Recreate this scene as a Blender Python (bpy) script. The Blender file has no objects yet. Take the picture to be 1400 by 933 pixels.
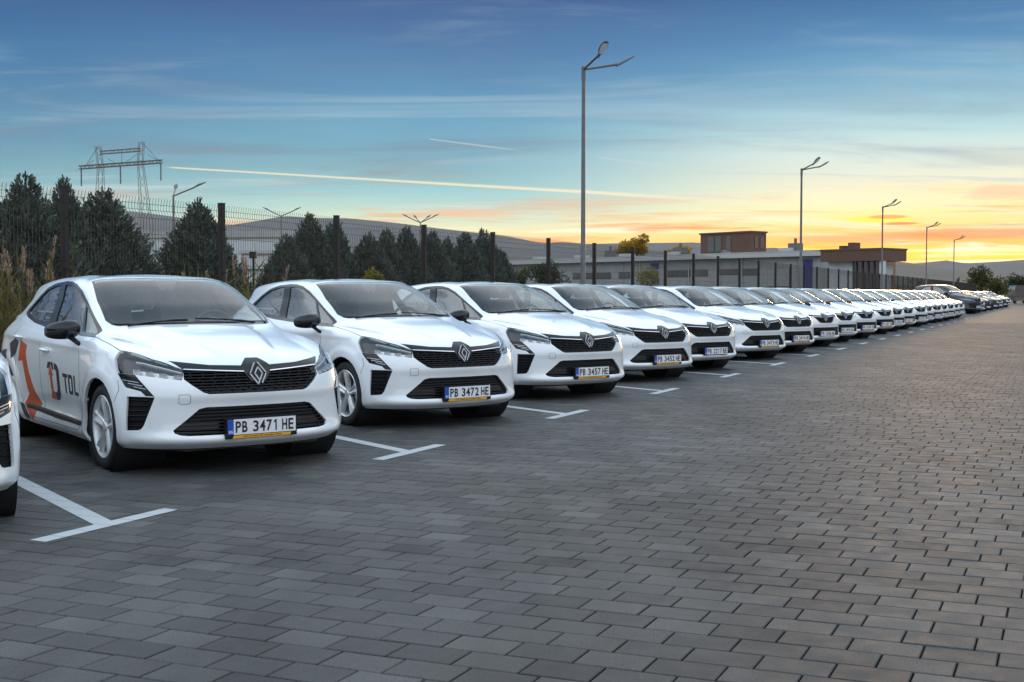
import bpy, bmesh, math, random
import numpy as np
from mathutils import Vector, Matrix
from mathutils.bvhtree import BVHTree
R = math.radians
scene = bpy.context.scene
COL = scene.collection
random.seed(7)
rng = np.random.default_rng(7)

# ---------------------------------------------------------------- camera
F_PX, CAM_H, PITCH = 1617.5, 1.272, 0.0398
cam_data = bpy.data.cameras.new("camera")
cam_data.sensor_width = 36.0
cam_data.lens = F_PX / 1400 * 36.0
cam_data.clip_start = 0.05
cam_data.clip_end = 60000
cam = bpy.data.objects.new("camera", cam_data)
cam.location = (0, 0, CAM_H)
cam.rotation_euler = (math.pi / 2 - PITCH, 0, 0)
COL.objects.link(cam)
scene.camera = cam

# ---------------------------------------------------------------- sun, sky, exposure
SUN_AZ, SUN_EL = R(20.0), R(3.5)
sun_data = bpy.data.lights.new("sun", 'SUN')
sun_data.energy = 1.2
sun_data.color = (1.0, 0.60, 0.28)
sun_data.angle = R(9)
sun = bpy.data.objects.new("sun", sun_data)
sdir = Vector((math.sin(SUN_AZ) * math.cos(SUN_EL), math.cos(SUN_AZ) * math.cos(SUN_EL), math.sin(SUN_EL)))
sun.rotation_euler = sdir.to_track_quat('Z', 'Y').to_euler()
sun.location = (30, 80, 40)
COL.objects.link(sun)
vs = scene.view_settings
vs.view_transform = 'Standard'
vs.look = 'None'
vs.exposure = 0.0
vs.gamma = 1.0


def srgb(r, g, b, a=1.0):
    f = lambda c: (c / 255 / 12.92) if c <= 10.3 else ((c / 255 + 0.055) / 1.055) ** 2.4
    return (f(r), f(g), f(b), a)


class NT:
    """small helper to write node trees"""
    def __init__(self, tree):
        self.t = tree
        tree.nodes.clear()

    def n(self, typ, **kw):
        nd = self.t.nodes.new(typ)
        for k, v in kw.items():
            if k.startswith('i_'):
                key = k[2:]
                key = int(key) if key.isdigit() else key.replace('_', ' ')
                nd.inputs[key].default_value = v
            else:
                setattr(nd, k, v)
        return nd

    def l(self, a, b):
        self.t.links.new(a, b)

    def math(self, op, a, b=None, c=None, clamp=False):
        nd = self.t.nodes.new('ShaderNodeMath')
        nd.operation = op
        nd.use_clamp = clamp
        for i, v in enumerate((a, b, c)):
            if v is None:
                continue
            if isinstance(v, (int, float)):
                nd.inputs[i].default_value = v
            else:
                self.l(v, nd.inputs[i])
        return nd.outputs[0]

    def ramp(self, fac, stops, interp='LINEAR'):
        nd = self.t.nodes.new('ShaderNodeValToRGB')
        cr = nd.color_ramp
        cr.interpolation = interp
        while len(cr.elements) > 1:
            cr.elements.remove(cr.elements[-1])
        cr.elements[0].position = stops[0][0]
        cr.elements[0].color = stops[0][1]
        for p, c in stops[1:]:
            e = cr.elements.new(p)
            e.color = c
        self.l(fac, nd.inputs[0])
        return nd.outputs[0]

    def mix(self, fac, a, b, mode='MIX'):
        nd = self.t.nodes.new('ShaderNodeMix')
        nd.data_type = 'RGBA'
        nd.blend_type = mode
        for sock, v in ((nd.inputs[0], fac), (nd.inputs[6], a), (nd.inputs[7], b)):
            if isinstance(v, (int, float, tuple)):
                sock.default_value = v
            else:
                self.l(v, sock)
        return nd.outputs[2]

    def smooth(self, v, lo, hi, a=0.0, b=1.0):
        nd = self.t.nodes.new('ShaderNodeMapRange')
        nd.interpolation_type = 'SMOOTHSTEP'
        nd.inputs['From Min'].default_value = lo
        nd.inputs['From Max'].default_value = hi
        nd.inputs['To Min'].default_value = a
        nd.inputs['To Max'].default_value = b
        self.l(v, nd.inputs['Value'])
        return nd.outputs[0]


# ---------------------------------------------------------------- the evening sky
def px_dir(px, py):
    """direction of a photo point in the camera's world frame"""
    a = (px - 700) / F_PX; b = (466.5 - py) / F_PX
    c, s = math.cos(PITCH), math.sin(PITCH)
    return Vector((a, c + b * s, -s + b * c)).normalized()


world = bpy.data.worlds.new("World")
scene.world = world
world.use_nodes = True
T = NT(world.node_tree)
w_out = T.n('ShaderNodeOutputWorld')
bg = T.n('ShaderNodeBackground')
T.l(bg.outputs[0], w_out.inputs[0])
tc = T.n('ShaderNodeTexCoord')
sep = T.n('ShaderNodeSeparateXYZ')
T.l(tc.outputs['Generated'], sep.inputs[0])
dx, dy, dz = sep.outputs
az = T.math('ARCTAN2', dx, dy)
zc = T.math('MAXIMUM', dz, 0.0)
# soft warping of the bands so that they are not ruled lines
wv = T.n('ShaderNodeCombineXYZ')
T.l(T.math('MULTIPLY', az, 2.2), wv.inputs[0]); T.l(T.math('MULTIPLY', dz, 16.0), wv.inputs[1])
wn = T.n('ShaderNodeTexNoise', i_Scale=1.0, i_Detail=3.0)
T.l(wv.outputs[0], wn.inputs['Vector'])
zw = T.math('ADD', zc, T.math('MULTIPLY', T.math('SUBTRACT', wn.outputs[0], .5), T.smooth(zc, .0, .12, .012, .04)))
zz = T.math('POWER', T.math('MAXIMUM', zw, 0.0), .5)       # more room in the ramps near the horizon
def rampz(stops):
    return T.ramp(zz, [(math.sqrt(z), srgb(*c)) for z, c in stops])
up_ = [(.31, (112, 148, 186)), (.40, (176, 202, 220)), (.62, (214, 222, 230)), (.85, (176, 197, 216)), (1.0, (156, 184, 210))]  # above the view: pale tones added to light bonnets and windscreens
rS = rampz([(0, (255, 130, 5)), (.020, (255, 176, 6)), (.033, (255, 204, 20)), (.041, (250, 176, 52)), (.052, (248, 200, 96)), (.066, (253, 232, 150)), (.085, (252, 246, 208)), (.108, (232, 248, 238)), (.132, (190, 230, 234)), (.160, (134, 192, 218)), (.20, (72, 138, 188)), (.25, (24, 84, 146))] + up_)
rM = rampz([(0, (250, 140, 10)), (.024, (255, 176, 20)), (.036, (252, 196, 66)), (.048, (232, 206, 130)), (.062, (192, 212, 186)), (.085, (150, 206, 210)), (.125, (112, 180, 206)), (.165, (82, 148, 190)), (.20, (62, 120, 172)), (.25, (44, 84, 146))] + up_)
rA = rampz([(0, (210, 150, 90)), (.026, (212, 178, 126)), (.042, (156, 176, 164)), (.078, (116, 172, 184)), (.12, (90, 156, 186)), (.18, (42, 116, 168)), (.25, (14, 72, 136))] + up_)
rB = rampz([(0, (112, 118, 128)), (.06, (140, 150, 164)), (.14, (184, 198, 216)), (.25, (190, 207, 226)), (.62, (214, 222, 230)), (.85, (176, 197, 216)), (1.0, (156, 184, 210))])  # behind the camera: sky made pale so that it lights the car fronts
azd = T.math('MULTIPLY', az, 57.29578)
c1 = T.mix(T.smooth(azd, -27, -6), rA, rM)
c2 = T.mix(T.smooth(azd, -3, 17), c1, rS)
c3 = T.mix(T.smooth(azd, 26, 60), c2, rM)
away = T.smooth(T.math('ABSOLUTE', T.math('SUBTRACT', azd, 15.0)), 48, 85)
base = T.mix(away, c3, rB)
# high thin cloud, laid out on a plane overhead so that it closes up towards the horizon
den = T.math('ADD', zc, .07)
pv = T.n('ShaderNodeCombineXYZ')
T.l(T.math('DIVIDE', dx, den), pv.inputs[0]); T.l(T.math('DIVIDE', dy, den), pv.inputs[1])
rot = T.n('ShaderNodeMapping')
rot.inputs['Rotation'].default_value = (0, 0, R(22))
rot.inputs['Scale'].default_value = (.42, 1.25, 1.0)
T.l(pv.outputs[0], rot.inputs['Vector'])
n1 = T.n('ShaderNodeTexNoise', i_Scale=1.25, i_Detail=10.0, i_Roughness=.60, i_Distortion=1.1)
T.l(rot.outputs[0], n1.inputs['Vector'])
n2 = T.n('ShaderNodeTexNoise', i_Scale=.60, i_Detail=7.0, i_Roughness=.55, i_Distortion=.5)
T.l(rot.outputs[0], n2.inputs['Vector'])
low = T.smooth(zc, .02, .13, 1, 0)
sunny = T.smooth(azd, -22, 12)
cloud_w = T.mix(low, srgb(182, 208, 220), T.mix(sunny, srgb(224, 214, 190), srgb(255, 240, 196)))
m1 = T.math('MULTIPLY', T.smooth(n1.outputs[0], .47, .66), T.smooth(zc, .02, .22, .92, .26))
k1 = T.mix(m1, base, cloud_w)
cloud_d = T.mix(sunny, srgb(96, 128, 138), srgb(190, 168, 124))
cloud_d2 = T.mix(T.smooth(zc, .06, .15), cloud_d, srgb(78, 120, 160))
m2 = T.math('MULTIPLY', T.smooth(n2.outputs[0], .46, .64), T.math('MULTIPLY', T.smooth(zc, .10, .24, .70, .50), T.smooth(azd, -2, 16, 1.0, .45)))
m2 = T.math('MULTIPLY', m2, T.smooth(n1.outputs[0], .62, .40, 1, .25))
k2 = T.mix(T.math('MULTIPLY', m2, T.math('SUBTRACT', 1.0, away)), k1, cloud_d2)
# broken bands of peach cloud above the hills
bv = T.n('ShaderNodeCombineXYZ')
T.l(T.math('MULTIPLY', az, 4.2), bv.inputs[0]); T.l(T.math('MULTIPLY', dz, 80.0), bv.inputs[1])
n3 = T.n('ShaderNodeTexNoise', i_Scale=1.3, i_Detail=8.0, i_Roughness=.62, i_Distortion=.6)
T.l(bv.outputs[0], n3.inputs['Vector'])
band = T.math('MULTIPLY', T.smooth(zc, .030, .042), T.smooth(zc, .095, .050))
m3 = T.math('MULTIPLY', T.math('MULTIPLY', T.smooth(n3.outputs[0], .47, .66), band), .95)
k3 = T.mix(m3, k2, T.mix(sunny, srgb(216, 164, 118), srgb(240, 140, 44)))
col = k3


def streak(col, p, q, w0, w1, strength, colour):
    """a contrail: a thin arc between two directions"""
    a, b = px_dir(*p), px_dir(*q)
    n = a.cross(b).normalized()
    dp = T.n('ShaderNodeVectorMath', operation='DOT_PRODUCT')
    T.l(tc.outputs['Generated'], dp.inputs[0]); dp.inputs[1].default_value = n
    a0, a1 = math.atan2(a.x, a.y), math.atan2(b.x, b.y)
    t = T.math('DIVIDE', T.math('SUBTRACT', az, a0), a1 - a0)
    wd = T.math('MULTIPLY_ADD', T.math('MAXIMUM', t, 0.0), w1 - w0, w0)
    wob = T.math('MULTIPLY', T.math('SUBTRACT', wn.outputs[0], .5), .004)
    s = T.math('DIVIDE', T.math('ABSOLUTE', T.math('ADD', dp.outputs['Value'], wob)), wd)
    m = T.math('MULTIPLY', T.smooth(s, 1.0, .25), T.math('MULTIPLY', T.smooth(t, 0, .02), T.smooth(t, 1.0, .6)))
    front = T.smooth(dy, 0, .1)
    m = T.math('MULTIPLY', T.math('MULTIPLY', m, strength), front)
    return T.mix(m, col, colour)


col = streak(col, (224, 228), (1120, 283), .0009, .0024, .85, srgb(252, 236, 196))
col = streak(col, (586, 190), (722, 208), .0008, .0012, .6, srgb(196, 216, 214))
col = streak(col, (815, 215), (1030, 243), .0012, .0022, .35, srgb(210, 226, 220))
col = streak(col, (1120, 254), (1330, 276), .0014, .0030, .5, srgb(255, 238, 196))


def puff(col, px, py, rx, ry, strength, colour):
    d = px_dir(px, py)
    a0, e0 = math.atan2(d.x, d.y), d.z
    u = T.math('DIVIDE', T.math('SUBTRACT', az, a0), rx / F_PX)
    v = T.math('DIVIDE', T.math('SUBTRACT', dz, e0), ry / F_PX)
    r = T.math('SQRT', T.math('ADD', T.math('MULTIPLY', u, u), T.math('MULTIPLY', v, v)))
    r = T.math('ADD', r, T.math('MULTIPLY', T.math('SUBTRACT', n3.outputs[0], .5), 1.8))
    m = T.math('MULTIPLY', T.smooth(r, 1.0, .45), strength)
    return T.mix(m, col, colour)


col = puff(col, 1205, 300, 52, 5.0, .9, srgb(255, 226, 40))
col = puff(col, 1216, 297, 26, 2.6, .8, srgb(226, 140, 50))
col = puff(col, 1230, 306, 24, 2.2, .9, srgb(216, 120, 40))
col = puff(col, 1368, 262, 52, 13, .55, srgb(248, 190, 150))
col = puff(col, 1330, 320, 170, 9, .75, srgb(226, 128, 50))
col = puff(col, 1180, 326, 120, 6, .6, srgb(228, 150, 80))
col = puff(col, 640, 292, 90, 8, .6, srgb(226, 178, 130))
# the unseen sky overhead and behind is brightened to light the white cars
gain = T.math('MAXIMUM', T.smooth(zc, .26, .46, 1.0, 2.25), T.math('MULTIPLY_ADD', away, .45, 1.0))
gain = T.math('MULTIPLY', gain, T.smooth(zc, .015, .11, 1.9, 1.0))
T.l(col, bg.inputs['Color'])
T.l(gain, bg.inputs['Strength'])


# ---------------------------------------------------------------- frame of the car park
ROW = 0.4409
RD = Vector((math.sin(ROW), math.cos(ROW), 0))      # along the row of cars
LD = Vector((math.cos(ROW), -math.sin(ROW), 0))     # across, away from the cars
PSI = 0.9345
CF = Vector((math.cos(PSI), -math.sin(PSI), 0))     # the way the cars face


def uv(u, v, z=0.0):
    p = RD * u + LD * v
    return Vector((p.x, p.y, z))


def ray_xy(px, dist):
    """point on the ground plane at forward distance `dist` in the direction of photo column px"""
    return Vector(((px - 700) / F_PX * dist, dist, 0))


def on_line(px, D):
    """point on the line parallel to the row, D metres to its left, seen in photo column px"""
    ta = (px - 700) / F_PX
    t = -D / (ta * LD.x + LD.y)
    return Vector((ta * t, t, 0))


def z_at(py, dist):
    """height of a point seen in photo line py at forward distance dist"""
    return CAM_H + dist * math.tan(math.atan((466.5 - py) / F_PX) - PITCH)


# ---------------------------------------------------------------- object helpers
def tag(o, label=None, cat=None, group=None, kind=None):
    if label: o['label'] = label
    if cat: o['category'] = cat
    if group: o['group'] = group
    if kind: o['kind'] = kind
    return o


def empty(name, loc=(0, 0, 0), rz=0.0):
    o = bpy.data.objects.new(name, None)
    o.location = loc
    o.rotation_euler = (0, 0, rz)
    o.empty_display_size = 0.2
    COL.objects.link(o)
    return o


class MB:
    """collects verts and faces and links them as one mesh object"""
    def __init__(self):
        self.v, self.f, self.m = [], [], []
        self.mi = 0

    def add(self, verts, faces):
        o = len(self.v)
        self.v += [tuple(p) for p in verts]
        self.f += [tuple(i + o for i in f) for f in faces]
        self.m += [self.mi] * len(faces)

    def box(self, c, s, M=None):
        x, y, z = (k / 2 for k in s)
        vs_ = [Vector((a * x, b * y, d * z)) for a in (-1, 1) for b in (-1, 1) for d in (-1, 1)]
        c = Vector(c)
        vs_ = [(M @ p if M else p) + c for p in vs_]
        self.add(vs_, [(0, 1, 3, 2), (4, 6, 7, 5), (0, 4, 5, 1), (2, 3, 7, 6), (0, 2, 6, 4), (1, 5, 7, 3)])

    def span(self, a, b):
        a, b = Vector(a), Vector(b)
        self.box((a + b) / 2, [abs(k) for k in (b - a)])

    def tube(self, pts, r, n=8, cap=True, squash=None):
        pts = [Vector(p) for p in pts]
        rs = r if isinstance(r, (list, tuple)) else [r] * len(pts)
        rings = []
        up = None
        for i, p in enumerate(pts):
            d = (pts[min(i + 1, len(pts) - 1)] - pts[max(i - 1, 0)]).normalized()
            if up is None:
                up = Vector((0, 0, 1)) if abs(d.z) < .9 else Vector((1, 0, 0))
            s = d.cross(up).normalized()
            t = s.cross(d).normalized()
            up = t
            rings.append([p + (s * math.cos(2 * math.pi * (k + .5) / n) + t * math.sin(2 * math.pi * (k + .5) / n) * (squash or 1)) * rs[i] for k in range(n)])
        o = [q for ring in rings for q in ring]
        fs = []
        for i in range(len(pts) - 1):
            for k in range(n):
                a, b = i * n + k, i * n + (k + 1) % n
                fs.append((a, b, b + n, a + n))
        if cap:
            fs.append(tuple(range(n))[::-1])
            fs.append(tuple((len(pts) - 1) * n + k for k in range(n)))
        self.add(o, fs)

    def lathe(self, prof, n=32, axis='Y', c=(0, 0, 0)):
        """prof: (radius, offset along axis)"""
        vs_, fs = [], []
        for r, h in prof:
            for k in range(n):
                a = 2 * math.pi * k / n
                if axis == 'Y': p = (r * math.cos(a), h, r * math.sin(a))
                elif axis == 'Z': p = (r * math.cos(a), r * math.sin(a), h)
                else: p = (h, r * math.cos(a), r * math.sin(a))
                vs_.append((p[0] + c[0], p[1] + c[1], p[2] + c[2]))
        for i in range(len(prof) - 1):
            for k in range(n):
                a, b = i * n + k, i * n + (k + 1) % n
                fs.append((a, b, b + n, a + n))
        self.add(vs_, fs)

    def prism(self, poly, lo, hi, M=None):
        """poly in x,y ; extruded z lo..hi, then M"""
        n = len(poly)
        vs_ = [Vector((x, y, lo)) for x, y in poly] + [Vector((x, y, hi)) for x, y in poly]
        if M: vs_ = [M @ p for p in vs_]
        self.add(vs_, [tuple(range(n))[::-1], tuple(range(n, 2 * n))] + [(k, (k + 1) % n, (k + 1) % n + n, k + n) for k in range(n)])

    def mesh(self, name, mats, smooth=False):
        me = bpy.data.meshes.new(name)
        me.from_pydata(self.v, [], self.f)
        for m in (mats if isinstance(mats, (list, tuple)) else [mats]):
            me.materials.append(m)
        if self.mi or any(self.m):
            me.polygons.foreach_set('material_index', self.m)
        bm = bmesh.new(); bm.from_mesh(me)
        bmesh.ops.recalc_face_normals(bm, faces=bm.faces)
        bm.to_mesh(me); bm.free()
        if smooth:
            me.polygons.foreach_set('use_smooth', [True] * len(me.polygons))
            if isinstance(smooth, (int, float)) and not isinstance(smooth, bool):
                me.set_sharp_from_angle(angle=R(smooth))
        me.update()
        return me

    def build(self, name, mats, parent=None, smooth=False, loc=None, rot=None):
        o = bpy.data.objects.new(name, self.mesh(name, mats, smooth))
        COL.objects.link(o)
        if parent: o.parent = parent
        if loc is not None: o.location = loc
        if rot is not None: o.rotation_euler = rot
        return o


def children(o):
    return list(o.children)


def copy_tree(o, parent=None, skip=(), swap=None):
    """a thing with copies of its parts and their sub-parts, mesh data shared"""
    c = o.copy()
    COL.objects.link(c)
    c.parent = parent
    for ch in children(o):
        if ch.name.split('.')[0] in skip:
            continue
        copy_tree(ch, c, skip)
    return c


# ---------------------------------------------------------------- materials
def principled(name, col, rough=0.5, metal=0.0, coat=0.0, noise=0.0, nscale=8.0, bump=0.0, bscale=60.0, **kw):
    m = bpy.data.materials.new(name)
    m.use_nodes = True
    T = NT(m.node_tree)
    out = T.n('ShaderNodeOutputMaterial')
    b = T.n('ShaderNodeBsdfPrincipled')
    T.l(b.outputs[0], out.inputs[0])
    b.inputs['Base Color'].default_value = (*col[:3], 1)
    b.inputs['Roughness'].default_value = rough
    b.inputs['Metallic'].default_value = metal
    b.inputs['Coat Weight'].default_value = coat
    b.inputs['Coat Roughness'].default_value = 0.03
    b.inputs['Coat IOR'].default_value = 1.75
    for k, v in kw.items():
        b.inputs[k.replace('_', ' ')].default_value = v
    if noise or bump:
        tc = T.n('ShaderNodeTexCoord')
        nz = T.n('ShaderNodeTexNoise', i_Scale=nscale, i_Detail=5.0)
        T.l(tc.outputs['Object'], nz.inputs['Vector'])
        if noise:
            f = T.smooth(nz.outputs[0], .3, .7, 1 - noise, 1 + noise)
            mx = T.mix(1.0, (*col[:3], 1), f, 'MULTIPLY')
            cmb = T.n('ShaderNodeCombineColor')
            for i in range(3): T.l(f, cmb.inputs[i])
            mx = T.mix(1.0, (*col[:3], 1), cmb.outputs[0], 'MULTIPLY')
            T.l(mx, b.inputs['Base Color'])
        if bump:
            n2 = T.n('ShaderNodeTexNoise', i_Scale=bscale, i_Detail=4.0)
            T.l(tc.outputs['Object'], n2.inputs['Vector'])
            bp = T.n('ShaderNodeBump', i_Strength=bump, i_Distance=0.01)
            T.l(n2.outputs[0], bp.inputs['Height'])
            T.l(bp.outputs[0], b.inputs['Normal'])
    return m


def glass(name, tint, refl=1.0, base=0.0):
    m = bpy.data.materials.new(name)
    m.use_nodes = True
    T = NT(m.node_tree)
    out = T.n('ShaderNodeOutputMaterial')
    tr = T.n('ShaderNodeBsdfTransparent', i_Color=(*tint, 1))
    gl = T.n('ShaderNodeBsdfGlossy', i_Roughness=0.02, i_Color=(refl, refl, refl, 1))
    geo = T.n('ShaderNodeNewGeometry')
    dp = T.n('ShaderNodeVectorMath', operation='DOT_PRODUCT')
    T.l(geo.outputs['Normal'], dp.inputs[0]); T.l(geo.outputs['Incoming'], dp.inputs[1])
    k5 = T.math('POWER', T.math('SUBTRACT', 1.0, T.math('ABSOLUTE', dp.outputs['Value'])), 5.0)
    fac = T.math('MULTIPLY_ADD', k5, .95, base, clamp=True)          # Schlick, both faces of the pane
    mx = T.n('ShaderNodeMixShader')
    T.l(fac, mx.inputs[0]); T.l(tr.outputs[0], mx.inputs[1]); T.l(gl.outputs[0], mx.inputs[2])
    T.l(mx.outputs[0], out.inputs[0])
    return m


M = {}
M['paint'] = principled('white_paint', (.80, .82, .84), .35, coat=1.0, noise=.02, nscale=2.2)
# the inner side of the body panels is dark lining
T = NT.__new__(NT); T.t = M['paint'].node_tree
pb = [n_ for n_ in T.t.nodes if n_.type == 'BSDF_PRINCIPLED'][0]
po = [n_ for n_ in T.t.nodes if n_.type == 'OUTPUT_MATERIAL'][0]
ln = T.n('ShaderNodeBsdfDiffuse', i_Color=(.035, .036, .038, 1))
gm = T.n('ShaderNodeNewGeometry'); mxs = T.n('ShaderNodeMixShader')
T.l(gm.outputs['Backfacing'], mxs.inputs[0]); T.l(pb.outputs[0], mxs.inputs[1]); T.l(ln.outputs[0], mxs.inputs[2]); T.l(mxs.outputs[0], po.inputs[0])
M['seam'] = principled('seam_rubber', (.012, .012, .013), .6)
M['black_plastic'] = principled('black_plastic', (.010, .010, .011), .5, bump=.15, bscale=300, Specular_IOR_Level=.22)
M['gloss_black'] = principled('gloss_black', (.006, .006, .007), .12, Specular_IOR_Level=.45)
M['rubber'] = principled('tyre_rubber', (.016, .016, .017), .75, noise=.2, nscale=14, bump=.3, bscale=90)
M['chrome'] = principled('chrome', (.75, .75, .77), .12, metal=1.0)
M['satin'] = principled('satin_metal', (.50, .50, .52), .3, metal=1.0)
M['alloy'] = principled('alloy_silver', (.78, .79, .80), .34, metal=.6, noise=.05, nscale=20)
M['lens'] = glass('lamp_glass', (.93, .94, .95), base=.05)
M['glass'] = glass('window_glass', (.88, .91, .90), base=.055)
M['dark_glass'] = glass('privacy_glass', (.55, .60, .60), base=.20)
M['side_glass'] = glass('side_window_glass', (.66, .71, .70), base=.19)
M['interior'] = principled('interior_fabric', (.075, .077, .08), .8, bump=.4, bscale=200)
M['dash'] = principled('dash_plastic', (.018, .018, .02), .6)
M['plate_white'] = principled('plate_white', (.74, .75, .76), .35)
M['plate_blue'] = principled('plate_blue', (.01, .08, .42), .35)
M['plate_yellow'] = principled('plate_yellow', (.78, .36, .02), .4)
M['letter'] = principled('plate_letter', (.012, .012, .014), .4)
M['decal_orange'] = principled('decal_orange', (.52, .065, .014), .35, coat=.2)
M['decal_navy'] = principled('decal_navy', (.010, .014, .042), .35, coat=.2)
M['amber'] = principled('amber_lens', (.6, .2, .02), .2)

# ================================================================ ground
G0 = uv(0, 0)
M['sand'] = principled('joint_sand', (.004, .004, .004), 1.0, Specular_IOR_Level=.1)


def paver_mat(name, attr):
    m = bpy.data.materials.new(name)
    m.use_nodes = True
    T = NT(m.node_tree)
    out = T.n('ShaderNodeOutputMaterial')
    b = T.n('ShaderNodeBsdfPrincipled')
    T.l(b.outputs[0], out.inputs[0])
    geo = T.n('ShaderNodeNewGeometry')
    if attr:
        at = T.n('ShaderNodeAttribute', attribute_name='tone')
        tone = at.outputs['Fac']
    else:
        oi = T.n('ShaderNodeObjectInfo')
        tone = oi.outputs['Random']
    big = T.n('ShaderNodeTexNoise', i_Scale=.55, i_Detail=4.0, i_Roughness=.6)
    T.l(geo.outputs['Position'], big.inputs['Vector'])
    fine = T.n('ShaderNodeTexNoise', i_Scale=110.0, i_Detail=5.0, i_Roughness=.75)
    T.l(geo.outputs['Position'], fine.inputs['Vector'])
    mid = T.n('ShaderNodeTexNoise', i_Scale=9.0, i_Detail=4.0)
    T.l(geo.outputs['Position'], mid.inputs['Vector'])
    c0 = T.ramp(tone, [(0, (.038, .037, .036, 1)), (.25, (.050, .049, .0475, 1)), (.8, (.062, .061, .059, 1)), (1, (.082, .080, .077, 1))])
    f = T.math('MULTIPLY', T.smooth(big.outputs[0], .32, .62, .78, 1.12), T.smooth(fine.outputs[0], .35, .66, .72, 1.32))
    f = T.math('MULTIPLY', f, T.smooth(mid.outputs[0], .3, .7, .92, 1.08))
    st = T.n('ShaderNodeTexNoise', i_Scale=.9, i_Detail=2.0)
    off = T.n('ShaderNodeVectorMath', operation='ADD'); T.l(geo.outputs['Position'], off.inputs[0]); off.inputs[1].default_value = (31, 7, 0)
    T.l(off.outputs[0], st.inputs['Vector'])
    f = T.math('MULTIPLY', f, T.smooth(st.outputs[0], .70, .60, .62, 1.0))
    cc = T.n('ShaderNodeCombineColor')
    for i in range(3): T.l(f, cc.inputs[i])
    c = T.mix(1.0, c0, cc.outputs[0], 'MULTIPLY')
    # damp and tyre-darkened streaks along the lane
    rotm = T.n('ShaderNodeMapping'); rotm.inputs['Rotation'].default_value = (0, 0, ROW); rotm.inputs['Scale'].default_value = (1.6, .16, 1)
    T.l(geo.outputs['Position'], rotm.inputs['Vector'])
    tn = T.n('ShaderNodeTexNoise', i_Scale=1.0, i_Detail=5.0, i_Roughness=.6)
    T.l(rotm.outputs[0], tn.inputs['Vector'])
    tf = T.smooth(tn.outputs[0], .36, .60, .80, 1.08)
    tc3 = T.n('ShaderNodeCombineColor')
    for i in range(3): T.l(tf, tc3.inputs[i])
    c = T.mix(1.0, c, tc3.outputs[0], 'MULTIPLY')
    wn_ = T.n('ShaderNodeTexNoise', i_Scale=.22, i_Detail=3.0)
    T.l(geo.outputs['Position'], wn_.inputs['Vector'])
    c = T.mix(T.smooth(wn_.outputs[0], .42, .62, 0, .35), c, T.mix(1.0, c, (1.22, 1.0, .86, 1), 'MULTIPLY'))
    # pale flecks of grit
    v = T.n('ShaderNodeTexVoronoi', i_Scale=42.0)
    T.l(geo.outputs['Position'], v.inputs['Vector'])
    c = T.mix(T.smooth(v.outputs['Distance'], .085, .03, 0, .35), c, (.26, .26, .25, 1))
    T.l(c, b.inputs['Base Color'])
    T.l(T.smooth(mid.outputs[0], .3, .7, .66, .80), b.inputs['Roughness'])
    b.inputs['Specular IOR Level'].default_value = .45
    bp = T.n('ShaderNodeBump', i_Strength=.6, i_Distance=.003)
    T.l(fine.outputs[0], bp.inputs['Height'])
    T.l(bp.outputs[0], b.inputs['Normal'])
    return m


M['paver'] = paver_mat('paver_concrete', False)
M['paver_field'] = paver_mat('paver_concrete_field', True)
PL, PW, SKEW = .249, .1695, .06
# far paving: same coursing, drawn by the material where single stones cannot be told apart
m = bpy.data.materials.new('paving_far'); m.use_nodes = True
T = NT(m.node_tree)
out = T.n('ShaderNodeOutputMaterial'); b = T.n('ShaderNodeBsdfPrincipled'); T.l(b.outputs[0], out.inputs[0])
tcc = T.n('ShaderNodeTexCoord')
br = T.n('ShaderNodeTexBrick', i_Scale=1.0, i_Mortar_Size=.004, i_Mortar_Smooth=.3, i_Bias=0.0, i_Brick_Width=PL, i_Row_Height=PW)
br.offset = .33
br.inputs['Color1'].default_value = (.042, .041, .040, 1); br.inputs['Color2'].default_value = (.056, .055, .053, 1); br.inputs['Mortar'].default_value = (.014, .014, .014, 1)
T.l(tcc.outputs['Object'], br.inputs['Vector'])
g2 = T.n('ShaderNodeNewGeometry')
bn = T.n('ShaderNodeTexNoise', i_Scale=.35, i_Detail=5.0, i_Roughness=.6); T.l(g2.outputs['Position'], bn.inputs['Vector'])
ff = T.smooth(bn.outputs[0], .3, .68, .78, 1.15)
cc = T.n('ShaderNodeCombineColor')
for i in range(3): T.l(ff, cc.inputs[i])
T.l(T.mix(1.0, br.outputs['Color'], cc.outputs[0], 'MULTIPLY'), b.inputs['Base Color'])
b.inputs['Roughness'].default_value = .66
b.inputs['Specular IOR Level'].default_value = .34
fb = T.n('ShaderNodeTexNoise', i_Scale=9.0, i_Detail=6.0); T.l(g2.outputs['Position'], fb.inputs['Vector'])
fbp = T.n('ShaderNodeBump', i_Strength=.8, i_Distance=.02); T.l(fb.outputs[0], fbp.inputs['Height']); T.l(fbp.outputs[0], b.inputs['Normal'])
M['paving_far'] = m
M['grass'] = principled('rough_grass', (.055, .060, .028), .9, noise=.35, nscale=.6)
m = bpy.data.materials.new('road_paint'); m.use_nodes = True
T = NT(m.node_tree)
out = T.n('ShaderNodeOutputMaterial'); b = T.n('ShaderNodeBsdfPrincipled')
tq = T.n('ShaderNodeTexCoord'); sq = T.n('ShaderNodeSeparateXYZ'); T.l(tq.outputs['Object'], sq.inputs[0])
row_ = T.math('DIVIDE', T.math('SUBTRACT', T.math('SUBTRACT', sq.outputs[1], T.math('MULTIPLY', sq.outputs[0], SKEW)), .012), PW)
joint = T.math('ABSOLUTE', T.math('SUBTRACT', T.math('FRACT', row_), .5))           # 0 on a joint between courses
col_ = T.math('ABSOLUTE', T.math('SUBTRACT', T.math('FRACT', T.math('DIVIDE', sq.outputs[0], PL)), .5))
nj = T.n('ShaderNodeTexNoise', i_Scale=14.0, i_Detail=6.0, i_Roughness=.65); T.l(tq.outputs['Object'], nj.inputs['Vector'])
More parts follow.
